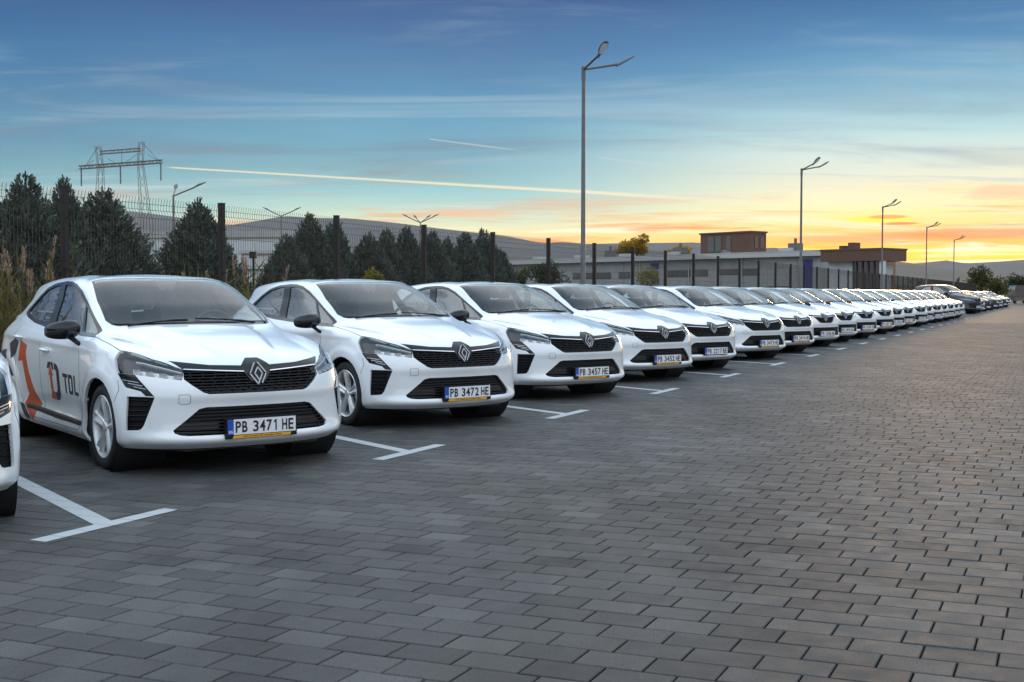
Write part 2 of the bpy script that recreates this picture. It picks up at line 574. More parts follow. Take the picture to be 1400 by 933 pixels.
nb = T.n('ShaderNodeTexNoise', i_Scale=120.0, i_Detail=3.0); T.l(tq.outputs['Object'], nb.inputs['Vector'])
jm = T.math('MULTIPLY', T.smooth(joint, .030, .012), .75)
wear = T.math('MULTIPLY', T.smooth(nj.outputs[0], .60, .74), .55)
wear = T.math('MAXIMUM', jm, wear)
wear = T.math('MAXIMUM', wear, T.math('MULTIPLY', T.smooth(nb.outputs[0], .62, .72), .4))
T.l(T.mix(wear, (.43, .445, .455, 1), (.11, .112, .114, 1)), b.inputs['Base Color'])
b.inputs['Roughness'].default_value = .6
edge = T.n('ShaderNodeBsdfTransparent')
mx = T.n('ShaderNodeMixShader')
T.l(T.smooth(nj.outputs[0], .70, .73, 0, .85), mx.inputs[0]); T.l(b.outputs[0], mx.inputs[1]); T.l(edge.outputs[0], mx.inputs[2])
T.l(mx.outputs[0], out.inputs[0])
M['paint_line'] = m
M['concrete'] = principled('kerb_concrete', (.26, .26, .25), .8, noise=.15, nscale=6)

ROWROT = -ROW           # object frame whose +y runs along the row


def sheet(name, quad, z, mat, kind='structure', parent=None):
    mb = MB()
    mb.add([(x, y, z) for x, y in quad], [(0, 1, 2, 3)])
    o = mb.build(name, mat, parent)
    o['kind'] = kind
    return o


big = MB()
big.add([(-9400, -350, -.08), (9400, -350, -.08), (9400, 9400, -.08), (-9400, 9400, -.08)], [(0, 1, 2, 3)])
gr = big.build('ground', M['grass']); gr['kind'] = 'structure'
KERB_V = -9.78
pav = sheet('pavement', [(KERB_V, -12), (60, -12), (60, 170), (KERB_V, 170)], -.010, M['paving_far'])
pav.rotation_euler.z = ROWROT
bed = sheet('joint_sand_bed', [(KERB_V+.02, -2), (8.6, -2), (15.2, 55.9), (KERB_V+.02, 55.9)], -.0065, M['sand'])
bed.rotation_euler.z = ROWROT
# stones: courses across the row, each shifted by a third of a stone
stones = []
offs = 0.0
for r in range(-2, 330):
    offs += random.choice((PL/3, -PL/3, PL/3, -PL/3, PL/2))
    u0 = .012+r*PW
    vmin = KERB_V+.05
    vmax = 6.5+u0*.15
    n0 = int((vmin-offs)/PL)-1
    for k in range(n0, int((vmax-offs)/PL)+1):
        v = k*PL+offs
        if v < vmin+PL*.5 or v > vmax: continue
        # what the camera, or one a step aside, can see
        y = RD.y*(u0+SKEW*v)+LD.y*v
        x = RD.x*(u0+SKEW*v)+LD.x*v
        if y < 2.6: continue
        if x < -y*.47-2.0 or x > y*.47+2.2: continue
        stones.append((u0+SKEW*v, v, x, y))
stones.sort(key=lambda s: (s[3] < 4.05 or abs(s[2]) > s[3]*.44+.1, s[3]))


def stone_arrays(hl, hw, top, ch):
    a, b_ = hl-ch, hw-ch
    V = [(-hl, -hw, -.03), (hl, -hw, -.03), (hl, hw, -.03), (-hl, hw, -.03), (-hl, -hw, top-ch*.8), (hl, -hw, top-ch*.8), (hl, hw, top-ch*.8), (-hl, hw, top-ch*.8), (-a, -b_, top), (a, -b_, top), (a, b_, top), (-a, b_, top)]
    Fc = [(0, 1, 5, 4), (1, 2, 6, 5), (2, 3, 7, 6), (3, 0, 4, 7), (4, 5, 9, 8), (5, 6, 10, 9), (6, 7, 11, 10), (7, 4, 8, 11), (8, 9, 10, 11)]
    # x across (v), y along (u); sheared a little with the courses
    return np.array([(x, y+SKEW*x, z) for x, y, z in V]), np.array(Fc)


SV, SF = stone_arrays(PL/2-.0036, PW/2-.0036, 0.0, .0038)
sm_ = MB(); sm_.add([tuple(p) for p in SV], [tuple(f) for f in SF])
stone_me = sm_.mesh('paver', M['paver'])
for (u, v, x, y) in stones[:300]:
    o = bpy.data.objects.new('paver', stone_me)
    COL.objects.link(o)
    o.parent = pav
    o.location = (v, u, random.uniform(-.0012, .0012))
    o.rotation_euler = (random.gauss(0, .0025), random.gauss(0, .0018), random.gauss(0, .002))
rest = stones[300:]
N = len(rest)
off_ = np.array([(v, u, 0) for u, v, x, y in rest])
hz = rng.uniform(-.0012, .0012, N)
tx, ty = rng.normal(0, .0018, N), rng.normal(0, .0025, N)
VV = SV[None]+off_[:, None]
VV[..., 2] += hz[:, None]+SV[None, :, 0]*tx[:, None]+SV[None, :, 1]*ty[:, None]
FF = (SF[None]+12*np.arange(N)[:, None, None]).reshape(-1, 4)
me = bpy.data.meshes.new('paver_field')
me.vertices.add(12*N); me.vertices.foreach_set('co', VV.reshape(-1))
me.loops.add(len(FF)*4); me.loops.foreach_set('vertex_index', FF.reshape(-1).astype(np.int32))
me.polygons.add(len(FF)); me.polygons.foreach_set('loop_start', np.arange(0, len(FF)*4, 4, dtype=np.int32))
me.polygons.foreach_set('use_smooth', np.zeros(len(FF), bool))
me.update(calc_edges=True)
at = me.attributes.new('tone', 'FLOAT', 'FACE')
at.data.foreach_set('value', np.repeat(rng.random(N), 9).astype(np.float32))
me.materials.append(M['paver_field'])
pf = bpy.data.objects.new('paver_field', me); COL.objects.link(pf)
pf.parent = pav; pf['kind'] = 'stuff'
print('stones', len(stones))

# painted bay markings: a T at the mouth of every bay
S_BAY = 3.307
T0u = Vector((-2.2288, 6.4966, 0)).dot(RD); T0v = Vector((-2.2288, 6.4966, 0)).dot(LD)
for k in range(-1, 40):
    u, v = T0u+k*S_BAY, T0v
    mb = MB()
    t = .0022
    w = .055
    dirv = Vector((-1.665, .90, 0)).normalized()
    nrm = Vector((dirv.y, -dirv.x, 0))*-w
    a = Vector((v, u, t))+dirv*(w*.95)
    e = a+dirv*(4.6)
    mb.add([(v-w, u-.50, t), (v+w, u-.50, t), (v+w, u+.50, t), (v-w, u+.50, t)], [(0, 1, 2, 3)])
    mb.add([Vector((v-w-.0005, u-.075+.02, t)), Vector((v-w-.0005, u+.075, t)), e+Vector((.02, .055, 0)), e-Vector((.02, .06, 0))], [(0, 1, 2, 3)])
    o = mb.build('bay_marking', M['paint_line'])
    o.rotation_euler.z = ROWROT
    o['kind'] = 'structure'
# kerb and verge behind the cars
for k in range(0, 60):
    mb = MB(); mb.box((KERB_V-.075, -8+3.0*k, .03), (.15, 2.985, .22))
    o = mb.build('kerb', M['concrete']); o.rotation_euler.z = ROWROT; o['kind'] = 'structure'
vg = sheet('verge', [(-40, -14), (KERB_V-.15, -14), (KERB_V-.15, 172), (-40, 172)], .06, M['grass'])
vg.rotation_euler.z = ROWROT

# ================================================================ hills
def ridge(name, pts, dist, foot, col, rough_, seed):
    rr = np.random.default_rng(seed)
    xs = np.linspace(pts[0][0], pts[-1][0], 260)
    ys = np.interp(xs, [p[0] for p in pts], [p[1] for p in pts])
    nz = np.zeros(260)
    for f_ in (6, 13, 29, 61):
        nz += np.interp(np.linspace(0, 1, 260), np.linspace(0, 1, f_+2), rr.normal(0, 1, f_+2))*rough_*6/f_
    ys = ys+nz
    rows = 9
    V, Fc = [], []
    for i, (px, py) in enumerate(zip(xs, ys)):
        ta = (px-700)/F_PX
        hgt = max(3, z_at(py, dist))
        for j in range(rows):
            t = j/(rows-1)
            d = dist*(foot+(1-foot)*t)
            prof = t**1.35*(1+.10*math.sin(i*.31+j*1.7)*(1-t)+.08*math.sin(i*.11+j*2.9)*(1-t))
            V.append((ta*d, d, -.5+hgt*prof))
        V.append((ta*dist*1.25, dist*1.25, -1))
    R1 = rows+1
    for i in range(len(xs)-1):
        for j in range(R1-1):
            a = i*R1+j
            Fc.append((a, a+1, a+1+R1, a+R1))
    mb = MB(); mb.add(V, Fc)
    o = mb.build(name, col, smooth=True)
    o['kind'] = 'structure'
    return o


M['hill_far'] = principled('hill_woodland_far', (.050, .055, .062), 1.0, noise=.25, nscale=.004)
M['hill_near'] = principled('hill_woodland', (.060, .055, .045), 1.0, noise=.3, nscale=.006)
ridge('hills', [(-700, 280), (-300, 288), (0, 278), (60, 285), (130, 283), (200, 291), (245, 297), (310, 309), (350, 303), (390, 296), (430, 299), (480, 300), (520, 304), (600, 314), (640, 318), (680, 322), (700, 325), (740, 334), (770, 332), (800, 335), (880, 333), (950, 332), (1030, 340), (1060, 339), (1090, 345), (1150, 350), (1250, 361), (1293, 356), (1319, 360), (1353, 358), (1400, 355), (1500, 358), (1700, 350), (2200, 350)], 6500, .45, M['hill_far'], 1.3, 3)
ridge('hills', [(-700, 330), (-200, 318), (100, 322), (300, 334), (500, 340), (700, 350), (900, 362), (1050, 360), (1150, 352), (1232, 358), (1259, 362), (1314, 368), (1345, 373), (1400, 375), (1500, 370), (2200, 372)], 3600, .4, M['hill_near'], 1.0, 5)

# ================================================================ fence
M['fence_post'] = principled('fence_paint', (.020, .015, .014), .5, noise=.12, nscale=10, Specular_IOR_Level=.3)
M['wire'] = principled('fence_wire', (.040, .036, .033), .65, Specular_IOR_Level=.3)
M['galv'] = principled('galvanised_steel', (.13, .125, .125), .5, metal=.3, noise=.10, nscale=5)
D_F, P_F, H_F = 10.14, 2.7, 2.46
first = on_line(90, D_F)
u_first = first.dot(RD)
fence = empty('mesh_fence', uv(u_first, -D_F), -ROW)
tag(fence, 'long dark brown wire mesh fence with square posts running behind the parked cars', 'fence')
mb = MB(); mb.box((0, 0, H_F/2), (.075, .06, H_F)); mb.box((0, 0, H_F+.004), (.085, .07, .008))
for z in (.35, .95, 1.55, 2.12):
    for s in (-1, 1): mb.box((.041, s*.018, z), (.012, .016, .016))
post_me = mb.mesh('post', M['fence_post'])
mb = MB()
nw = int(P_F/.05)
folds = (.30, .95, 1.60, 2.24)
def off(z):
    o = 0
    for f_ in folds: o = max(o, .028*max(0, 1-abs(z-f_)/.05))
    return o+(.02*max(0, (z-2.36)/.08) if z > 2.36 else 0)
zs_ = sorted({.06, H_F-.02, 2.36}|{f_+d for f_ in folds for d in (-.05, 0, .05)})
for k in range(1, nw):
    y = P_F*k/nw
    r_ = .0023
    V, Fc = [], []
    for z in zs_:
        x = off(z)
        V += [(x-r_, y-r_, z), (x+r_, y-r_, z), (x, y+r_, z)]
    for i in range(len(zs_)-1):
        for j in range(3): Fc.append((i*3+j, i*3+(j+1) % 3, i*3+3+(j+1) % 3, i*3+3+j))
    mb.add(V, Fc)
for z in [.12, .25, .35, .50, .70, .90, 1.0, 1.15, 1.35, 1.55, 1.65, 1.80, 2.0, 2.19, 2.29, 2.36]:
    mb.box((off(z)+.004, P_F/2, z), (.0045, P_F, .0045))
panel_me = mb.mesh('mesh_panel', M['wire'])
mb = MB(); mb.tube([(0, 0, 1.05), (.05, -.55, .1)], .016, 5)
strut_me = mb.mesh('brace', M['fence_post'])
for k in range(-3, 52):
    for nm, me_ in (('post', post_me), ('mesh_panel', panel_me))+((('brace', strut_me),) if k % 2 else ()):
        o = bpy.data.objects.new(nm, me_); COL.objects.link(o)
        o.parent = fence; o.location = (0, P_F*k, 0)

# ================================================================ street lamps
D_L, H_L = 9.75, 6.25
def make_lamp():
    L = empty('street_lamp')
    mb = MB()
    mb.tube([(0, 0, .02), (0, 0, 2.3), (0, 0, 2.32), (0, 0, H_L-.28)], [.062, .058, .052, .038], 14)
    mb.box((0, 0, .015), (.34, .34, .03))
    mb.build('pole', M['galv'], L, smooth=40)
    mb = MB(); mb.tube([(0, 0, H_L-.30), (0, 0, H_L)], .046, 14); mb.build('collar', M['galv'], L, smooth=40)
    for a in (-45, 42):
        d = (LD*math.cos(R(a))+RD*math.sin(R(a))).normalized()
        mb = MB()
        p0 = Vector((0, 0, H_L-.06)); p1 = p0+d*.86+Vector((0, 0, .17))
        mb.tube([p0, p1], .026, 10)
        arm = mb.build('arm', M['galv'], L, smooth=40)
        # lamp head: flattened leaf-shaped housing tilted up
        tilt = Vector((d.x*.86, d.y*.86, .50)).normalized()
        side_ = tilt.cross(Vector((0, 0, 1))).normalized(); upv = side_.cross(tilt).normalized()
        mb = MB()
        secs = [(-.10, .030, .030), (0, .036, .036), (.04, .044, .036), (.13, .078, .034), (.25, .092, .030), (.36, .074, .024), (.41, .036, .012)]
        V, Fc = [], []
        for (s, hw, hh) in secs:
            for q in range(10):
                a_ = 2*math.pi*q/10
                V.append(p1+tilt*s+side_*hw*math.cos(a_)+upv*hh*math.sin(a_)*(1.0 if math.sin(a_) > 0 else .6))
        for i in range(len(secs)-1):
            for q in range(10): Fc.append((i*10+q, i*10+(q+1) % 10, i*10+10+(q+1) % 10, i*10+10+q))
        Fc.append(tuple(range(10))); Fc.append(tuple(60+q for q in range(10)))
        mb.add(V, Fc)
        hd = mb.build('lamp_head', M['galv'], L, smooth=40)
        mb = MB()
        V = []
        for (s, hw, hh) in secs[2:6]:
            for sg in (-1, 1): V.append(p1+tilt*s+side_*hw*.8*sg-upv*(hh*.6+.004))
        mb.add(V, [(0, 1, 3, 2), (2, 3, 5, 4), (4, 5, 7, 6)])
        mb.build('diffuser', M['plate_white'], hd)
    return L


lamp0 = make_lamp()
lamp_labels = ['tallest and nearest twin-armed steel street lamp, rising behind the fourth white hatchback',
               'second twin-armed street lamp, standing before the grey building left of its entrance block',
               'third twin-armed street lamp, in front of the brown entrance block of the building',
               'fourth twin-armed street lamp, just right of the building against the yellow horizon',
               'farthest and smallest twin-armed street lamp in the line, left of the bushy tree']
for i, px in enumerate((797, 1094, 1205, 1265.5, 1303)):
    L = lamp0 if i == 0 else copy_tree(lamp0)
    L.location = on_line(px, D_L)
    tag(L, lamp_labels[i], 'street lamp', 'street lamps in a line behind the cars')


def far_lamp(px, ytop, dist, angs, label):
    base = ray_xy(px, dist)
    H = z_at(ytop, dist)
    L = empty('yard_lamp', base)
    s = dist/1617.5
    mb = MB(); mb.tube([(0, 0, 0), (0, 0, H)], [.09, .05], 8); mb.build('pole', M['galv'], L)
    for a in angs:
        d = Vector((math.cos(R(a)), math.sin(R(a)), 0))
        mb = MB(); mb.tube([(0, 0, H-.05), d*1.1+Vector((0, 0, H+.45))], .04, 6); arm = mb.build('arm', M['galv'], L)
        mb = MB(); mb.tube([d*.95+Vector((0, 0, H+.38)), d*1.3+Vector((0, 0, H+.58)), d*1.65+Vector((0, 0, H+.72))], [.05, .13, .05], 8, squash=.5)
        mb.build('lamp_head', M['galv'], L)
    tag(L, label, 'street lamp')
    return L


far_lamp(239, 267, 62, (20, 100), 'slim yard lamp beyond the fence, between the tall conifer cluster and the next single conifer')
far_lamp(385.5, 295, 100, (12, 168), 'V-armed yard lamp showing above the fence left of the conifer group')
far_lamp(575, 304, 105, (8, 172, 60, 115), 'four-headed yard lamp standing behind the middle group of conifers')

# ================================================================ pylon
M['pylon'] = principled('pylon_steel', (.16, .14, .12), .6, metal=.4)
PD = 200.0
def pp(px, py, off_=0.0):
    return Vector(((px-700)/F_PX*(PD+off_), PD+off_, z_at(py, PD)))
pyl = empty('power_pylon', (pp(168, 380).x, PD, 0))
tag(pyl, 'steel lattice portal pylon with hanging insulators rising behind the conifers', 'pylon')
def pt(p): return p-pyl.location
def lattice(pa, pb, w0, w1, n, nm, r=.048):
    mb = MB()
    c = [pa.lerp(pb, k/n) for k in range(n+1)]
    wd = [w0+(w1-w0)*k/n for k in range(n+1)]
    d = (pb-pa).normalized(); sx = Vector((1, 0, 0)) if abs(d.x) < .7 else Vector((0, 0, 1)); sy = Vector((0, 1, 0))
    cor = [[c[k]+(sx*a+sy*b_)*wd[k]/2 for a, b_ in ((-1, -1), (1, -1), (1, 1), (-1, 1))] for k in range(n+1)]
    for j in range(4): mb.tube([pt(cor[0][j]), pt(cor[n][j])], r, 4)
    for k in range(n):
        for j in range(4):
            a, b_ = cor[k][j], cor[k+1][(j+1) % 4]
            mb.tube([pt(a), pt(b_)] if k % 2 else [pt(cor[k][(j+1) % 4]), pt(cor[k+1][j])], r*.5, 3)
    return mb.build(nm, M['pylon'], pyl)
gz = 402+CAM_H*F_PX/PD
lattice(pp(137.2, 200), pp(140.4, 229), .75, .8, 4, 'mast')
lattice(pp(140.4, 229), pp(136, gz-6), .8, 2.6, 14, 'leg')
lattice(pp(196.4, 194), pp(194.6, 223), .75, .8, 4, 'mast')
lattice(pp(194.6, 223), pp(211, gz-6), .8, 2.6, 14, 'leg')
lattice(pp(140, 209.2), pp(195, 204.9), .5, .5, 10, 'upper_beam', .07)
lattice(pp(111.3, 229.4), pp(224.5, 221), .5, .5, 22, 'crossarm', .10)
mb = MB()
for a, b_ in (((131, 219), (119, 228.5)), ((169.5, 207.5), (169.5, 224)), ((191.5, 210), (172, 224)), ((150, 217), (163, 224.5)), ((204.5, 211.5), (221, 221)), ((137.5, 200), (119, 228.5)), ((196.5, 194.5), (221, 221))):
    mb.tube([pt(pp(*a)), pt(pp(*b_))], .045, 3)
mb.build('tie_rod', M['pylon'], pyl)['kind'] = 'stuff'
for px, y0, y1 in ((113.9, 231, 255), (167.3, 227, 252), (222.2, 223, 247.5)):
    mb = MB()
    n = 14
    for k in range(n):
        a = pt(pp(px, y0+(y1-y0)*k/n)); b_ = pt(pp(px, y0+(y1-y0)*(k+.6)/n))
        mb.tube([a, b_], [.16, .10], 8)
    mb.tube([pt(pp(px, y0)), pt(pp(px, y1))], .05, 5)
    mb.build('insulator', M['pylon'], pyl)

# ================================================================ buildings
M['wall_grey'] = principled('wall_panel_grey', (.30, .30, .30), .6, noise=.06, nscale=.8)
M['roof_grey'] = principled('roof_sheet', (.34, .34, .32), .5, noise=.08, nscale=.5)
M['brown_clad'] = principled('brown_cladding', (.105, .050, .032), .5, noise=.06, nscale=.7)
M['win_dark'] = principled('window_dark', (.02, .022, .025), .08, coat=.4)
M['win_frame'] = principled('window_frame', (.42, .42, .42), .5)
M['frame_dark'] = principled('frame_dark', (.10, .10, .10), .5)
M['blue_panel'] = principled('blue_panel', (.02, .02, .16), .5)
M['wall_white'] = principled('wall_white', (.52, .53, .54), .6, noise=.05, nscale=.8)


def facade_frame(p0, d0, p1, d1):
    a, b_ = ray_xy(p0, d0), ray_xy(p1, d1)
    X = (b_-a).normalized(); Y = Vector((-X.y, X.x, 0))     # Y points away from the camera
    if Y.y < 0: Y = -Y
    return a, X, Y, (b_-a).length


hall = None
A, X, Y, LEN = facade_frame(700, 176, 1130, 134)
hall = empty('factory_hall', A, math.atan2(X.y, X.x))
tag(hall, 'long low grey factory hall with strip windows beyond the fence', 'building')
def sx(px):
    """distance along the hall front of the point seen in photo column px"""
    ta = (px-700)/F_PX
    # A + X s on the ray (ta,1)
    return (ta*A.y-A.x)/(X.x-ta*X.y)
def sd(px): return (A+X*sx(px)).y
def hz_(px, py): return z_at(py, sd(px))
top = hz_(1000, 352)
roof_t = hz_(1000, 345)
def hb(name, x0, x1, y0, y1, z0, z1, mat, parent=None):
    mb = MB(); mb.span((x0, y0, z0), (x1, y1, z1))
    return mb.build(name, mat, parent or hall)
s0, s1 = sx(640), sx(1124)
seam_w = 5.6
n = int((s1-s0)/seam_w)
wallobjs = []
for k in range(n+1):
    x0 = s0+k*seam_w
    w_ = hb('wall_panel', x0+.03, min(x0+seam_w-.03, s1), 0, .4, 0, top, M['wall_grey'])
    wallobjs.append((x0, x0+seam_w, w_))
hb('wall_core', s0, s1, .25, 5, 0, top-.02, M['wall_grey'])
hb('roof', s0-.4, s1+.2, -.7, 5.4, top, roof_t-.1, M['roof_grey'])
hb('gutter', s0-.4, s1+.2, -.82, -.702, top-.15, top+.25, M['win_frame'])
def hwin(px0, px1, py0, py1, mat='win_dark', nm='window', bars=0):
    x0, x1 = sx(px0), sx(px1)
    z1_, z0_ = hz_((px0+px1)/2, py0), hz_((px0+px1)/2, py1)
    par = hall
    f = hb(nm, x0, x1, -.07, -.002, z0_, z1_, M['frame_dark'])
    ft = .045
    m_ = max(1, bars)
    for q in range(m_):
        a = x0+(x1-x0)*q/m_+ft; b_ = x0+(x1-x0)*(q+1)/m_-ft*.4
        mb = MB(); mb.span((a, -.09, z0_+ft), (b_, -.072, z1_-ft))
        mb.build('pane', M[mat], f)
hwin(783.5, 793, 373, 382, bars=1)
hwin(801, 835, 373, 381.5, bars=4)
hwin(846, 861, 372, 381, bars=2)
hwin(873, 900, 371, 381, bars=3)
hwin(889, 900.5, 360, 368.5, 'blue_panel')
hwin(890, 901, 380.5, 389, 'blue_panel')
hwin(912.5, 944, 369.5, 379, bars=4)
hwin(949, 967.5, 368.5, 378, bars=2)
hwin(983.5, 1011, 368, 376, bars=3)
hwin(1015, 1036, 367.5, 376.5, bars=3)
hwin(1049, 1079, 366.5, 392, 'wall_grey', 'door')
hb('blue_stripe', sx(1098), sx(1110), -.12, -.005, 0, hz_(1104, 355), M['blue_panel'])
# downpipes, roof lights and small plant
for k in range(8):
    xx = s0+3.0+k*(s1-s0-6)/7
    mb = MB(); mb.tube([(xx, -.12, 0), (xx, -.12, top-.1)], .07, 6); mb.build('downpipe', M['win_frame'], hall)
for k in range(7):
    xx = s0+5+k*(s1-s0-12)/6
    mb = MB(); mb.span((xx, 1.2, roof_t-.1), (xx+1.6, 2.8, roof_t+.35)); mb.build('roof_light', M['win_frame'], hall)
for px, w_ in ((812, 1.1), (905, 1.6), (1062, 1.3)):
    xx = sx(px)
    mb = MB(); mb.span((xx, 2.0, roof_t-.1), (xx+w_, 3.2, roof_t+.9)); mb.tube([(xx+w_*.5, 2.6, roof_t+.9), (xx+w_*.5, 2.6, roof_t+1.5)], .18, 8); mb.build('air_handler', M['galv'], hall)
# plant room on the roof
x0, x1 = sx(948.5), sx(1017)
zt0, zt1 = hz_(1000, 346.5), hz_(1000, 319.5)
pr = hb('plant_room', x0, x1, 1.2, 4.2, roof_t-.11, zt1+.1, M['brown_clad'])
hb('plant_room_cap', x0-.15, x1+.15, 1.05, 4.3, zt1+.1, zt1+.3, M['brown_clad'])
for a, b_ in ((959, 967), (969, 977), (984, 990)):
    mb = MB(); mb.span((sx(a), 1.13, zt0+.3), (sx(b_), 1.197, zt0+2.2)); mb.build('louvre', M['frame_dark'], pr)
for a in (0, 1):
    mb = MB(); mb.span((x1+.003, 1.9+a*1.1, zt0+.6), (x1+.06, 2.5+a*1.1, zt0+2.0)); mb.build('vent_opening', M['win_dark'], pr)
# entrance block
ent = empty('entrance_block', ray_xy(1121, 128), math.atan2(X.y, X.x))
tag(ent, 'brown-topped entrance block with dark glazing at the right end of the grey hall', 'building')
A2 = ent.location.copy()
def ex(px):
    ta = (px-700)/F_PX
    return (ta*A2.y-A2.x)/(X.x-ta*X.y)
def ez(px, py): return z_at(py, (A2+X*ex(px)).y)
def eb(name, x0, x1, y0, y1, z0, z1, mat, parent=None):
    mb = MB(); mb.span((x0, y0, z0), (x1, y1, z1))
    return mb.build(name, mat, parent or ent)
eL, eR = 0.0, ex(1205)
zt, zb = ez(1165, 342.5), ez(1165, 357.5)
eb('roof_block', eL, eR, 0, 4.6, zb, zt, M['brown_clad'])
eb('roof_cap', eL-.08, eR+.08, -.08, 4.68, zt, zt+.18, M['brown_clad'])
eb('rooftop_unit', ex(1147), ex(1156), 1.5, 2.6, zt+.18, zt+.9, M['brown_clad'])
eb('rooftop_unit', ex(1135), ex(1141), 1.5, 2.6, zt+.18, zt+.6, M['brown_clad'])
eb('wall', eL+.3, ex(1157), 1.0, 4.4, 0, zb-.003, M['wall_white'])
eb('glazed_wall', ex(1157)+.003, ex(1193), 1.2, 4.2, 0, zb-.003, M['win_dark'])
for px in (1161, 1169, 1177, 1185):
    eb('mullion', ex(px), ex(px)+.14, 1.08, 1.197, 0, zb-.01, M['brown_clad'])
for zz_ in (.30, .62):
    eb('transom', ex(1157)+.01, ex(1193), 1.06, 1.077, zb*zz_, zb*zz_+.12, M['brown_clad'])
eb('corner_column', eR-.5, eR-.05, .3, .8, 0, zb-.003, M['wall_white'])
eb('side_window', ex(1193)+.003, ex(1193)+.08, 1.5, 3.6, zb*.35, zb-.3, M['win_frame'])
# small white store with a green stripe, left
st_ = empty('white_store', ray_xy(331, 46), R(4))
tag(st_, 'small white store with a green stripe glimpsed between the conifers', 'building')
M['green'] = principled('green_stripe', (.03, .18, .10), .5)
def stb(nm, a, b_, mat):
    mb = MB(); mb.span(a, b_); return mb.build(nm, mat, st_)
stb('wall', (0, 0, 0), (3.2, 4, z_at(347, 46)), M['wall_white'])
stb('stripe', (-.01, -.03, z_at(371, 46)), (3.2, -.003, z_at(367.5, 46)), M['green'])
stb('roof', (-.1, -.1, z_at(347, 46)+.003), (3.3, 4.1, z_at(347, 46)+.12), M['win_frame'])
for k in range(8): stb('rib', (.2+.38*k, -.028, .1), (.25+.38*k, -.002, z_at(372, 46)), M['win_frame'])
sb = empty('flood_light', ray_xy(347, 36))
tag(sb, 'square dark floodlight on a post between the single conifer and the conifer group', 'floodlight')
mb = MB(); mb.tube([(0, 0, 0), (0, 0, z_at(352, 36))], .035, 6); mb.build('post', M['fence_post'], sb)
mb = MB(); mb.box((0, 0, z_at(349, 36)), (.22, .12, .20)); mb.build('lamp_housing', M['fence_post'], sb)
wh = empty('white_warehouse', ray_xy(150, 240), R(-6))
tag(wh, 'pale low warehouse far away behind the conifers on the left', 'building')
mb = MB(); mb.span((0, 0, 0), (42, 20, z_at(326, 240))); mb.build('wall', M['wall_white'], wh)
mb = MB(); mb.span((-.5, -.5, z_at(326, 240)+.01), (42.5, 20.5, z_at(317, 240))); mb.build('roof', M['roof_grey'], wh)
for k in range(6):
    mb = MB(); mb.span((3+6.5*k, -.1, 2.5), (6.5+6.5*k, -.003, 5.5)); mb.build('window', M['win_dark'], wh)

# ================================================================ trees and plants
def leaf_mat(name, c0, c1, trans=.25, rough=.6):
    m = bpy.data.materials.new(name); m.use_nodes = True
    T = NT(m.node_tree)
    out = T.n('ShaderNodeOutputMaterial'); b = T.n('ShaderNodeBsdfPrincipled')
    at = T.n('ShaderNodeAttribute', attribute_name='tone')
    c = T.mix(at.outputs['Fac'], (*c0, 1), (*c1, 1))
    T.l(c, b.inputs['Base Color']); b.inputs['Roughness'].default_value = rough
    b.inputs['Specular IOR Level'].default_value = .25
    tr = T.n('ShaderNodeBsdfTranslucent'); T.l(c, tr.inputs[0])
    mx = T.n('ShaderNodeMixShader', i_0=trans)
    T.l(b.outputs[0], mx.inputs[1]); T.l(tr.outputs[0], mx.inputs[2]); T.l(mx.outputs[0], out.inputs[0])
    return m


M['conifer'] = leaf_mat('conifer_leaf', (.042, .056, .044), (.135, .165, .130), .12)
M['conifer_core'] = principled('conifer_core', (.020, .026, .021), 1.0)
M['bark'] = principled('bark', (.09, .065, .045), .9, noise=.3, nscale=12, bump=.6, bscale=20)
M['autumn'] = leaf_mat('autumn_leaf', (.30, .17, .02), (.50, .32, .04), .45)
M['olive'] = leaf_mat('olive_leaf', (.045, .055, .018), (.13, .12, .03), .3)
M['dark_leaf'] = leaf_mat('dark_leaf', (.025, .032, .014), (.07, .075, .03), .25)
M['shrub_yellow'] = leaf_mat('yellow_green_leaf', (.14, .14, .02), (.28, .24, .03), .4)
M['reed'] = leaf_mat('reed_leaf', (.10, .085, .015), (.24, .18, .05), .35)
M['plume'] = leaf_mat('reed_plume', (.26, .17, .11), (.45, .33, .24), .4)


def blades(pos, dirs, length, width, rg, fold=.0):
    """each blade = a pointed kite; returns verts (n*4), faces"""
    n = len(pos)
    up = np.tile([0, 0, 1.], (n, 1))+rg.normal(0, .6, (n, 3))
    s = np.cross(dirs, up); s /= np.linalg.norm(s, axis=1)[:, None]+1e-9
    L = length[:, None]; W = width[:, None]
    V = np.stack([pos, pos+dirs*L*.45+s*W*.5, pos+dirs*L, pos+dirs*L*.45-s*W*.5], 1)
    F = (np.arange(n)[:, None]*4+np.array([0, 1, 2, 3])[None])
    return V.reshape(-1, 3), F


def leaf_mesh(name, V, F, tone, mat):
    me = bpy.data.meshes.new(name)
    me.vertices.add(len(V)); me.vertices.foreach_set('co', V.reshape(-1))
    me.loops.add(F.size); me.loops.foreach_set('vertex_index', F.reshape(-1).astype(np.int32))
    me.polygons.add(len(F)); me.polygons.foreach_set('loop_start', np.arange(0, F.size, F.shape[1], dtype=np.int32))
    me.update(calc_edges=True)
    at = me.attributes.new('tone', 'FLOAT', 'FACE'); at.data.foreach_set('value', tone.astype(np.float32))
    me.materials.append(mat)
    return me


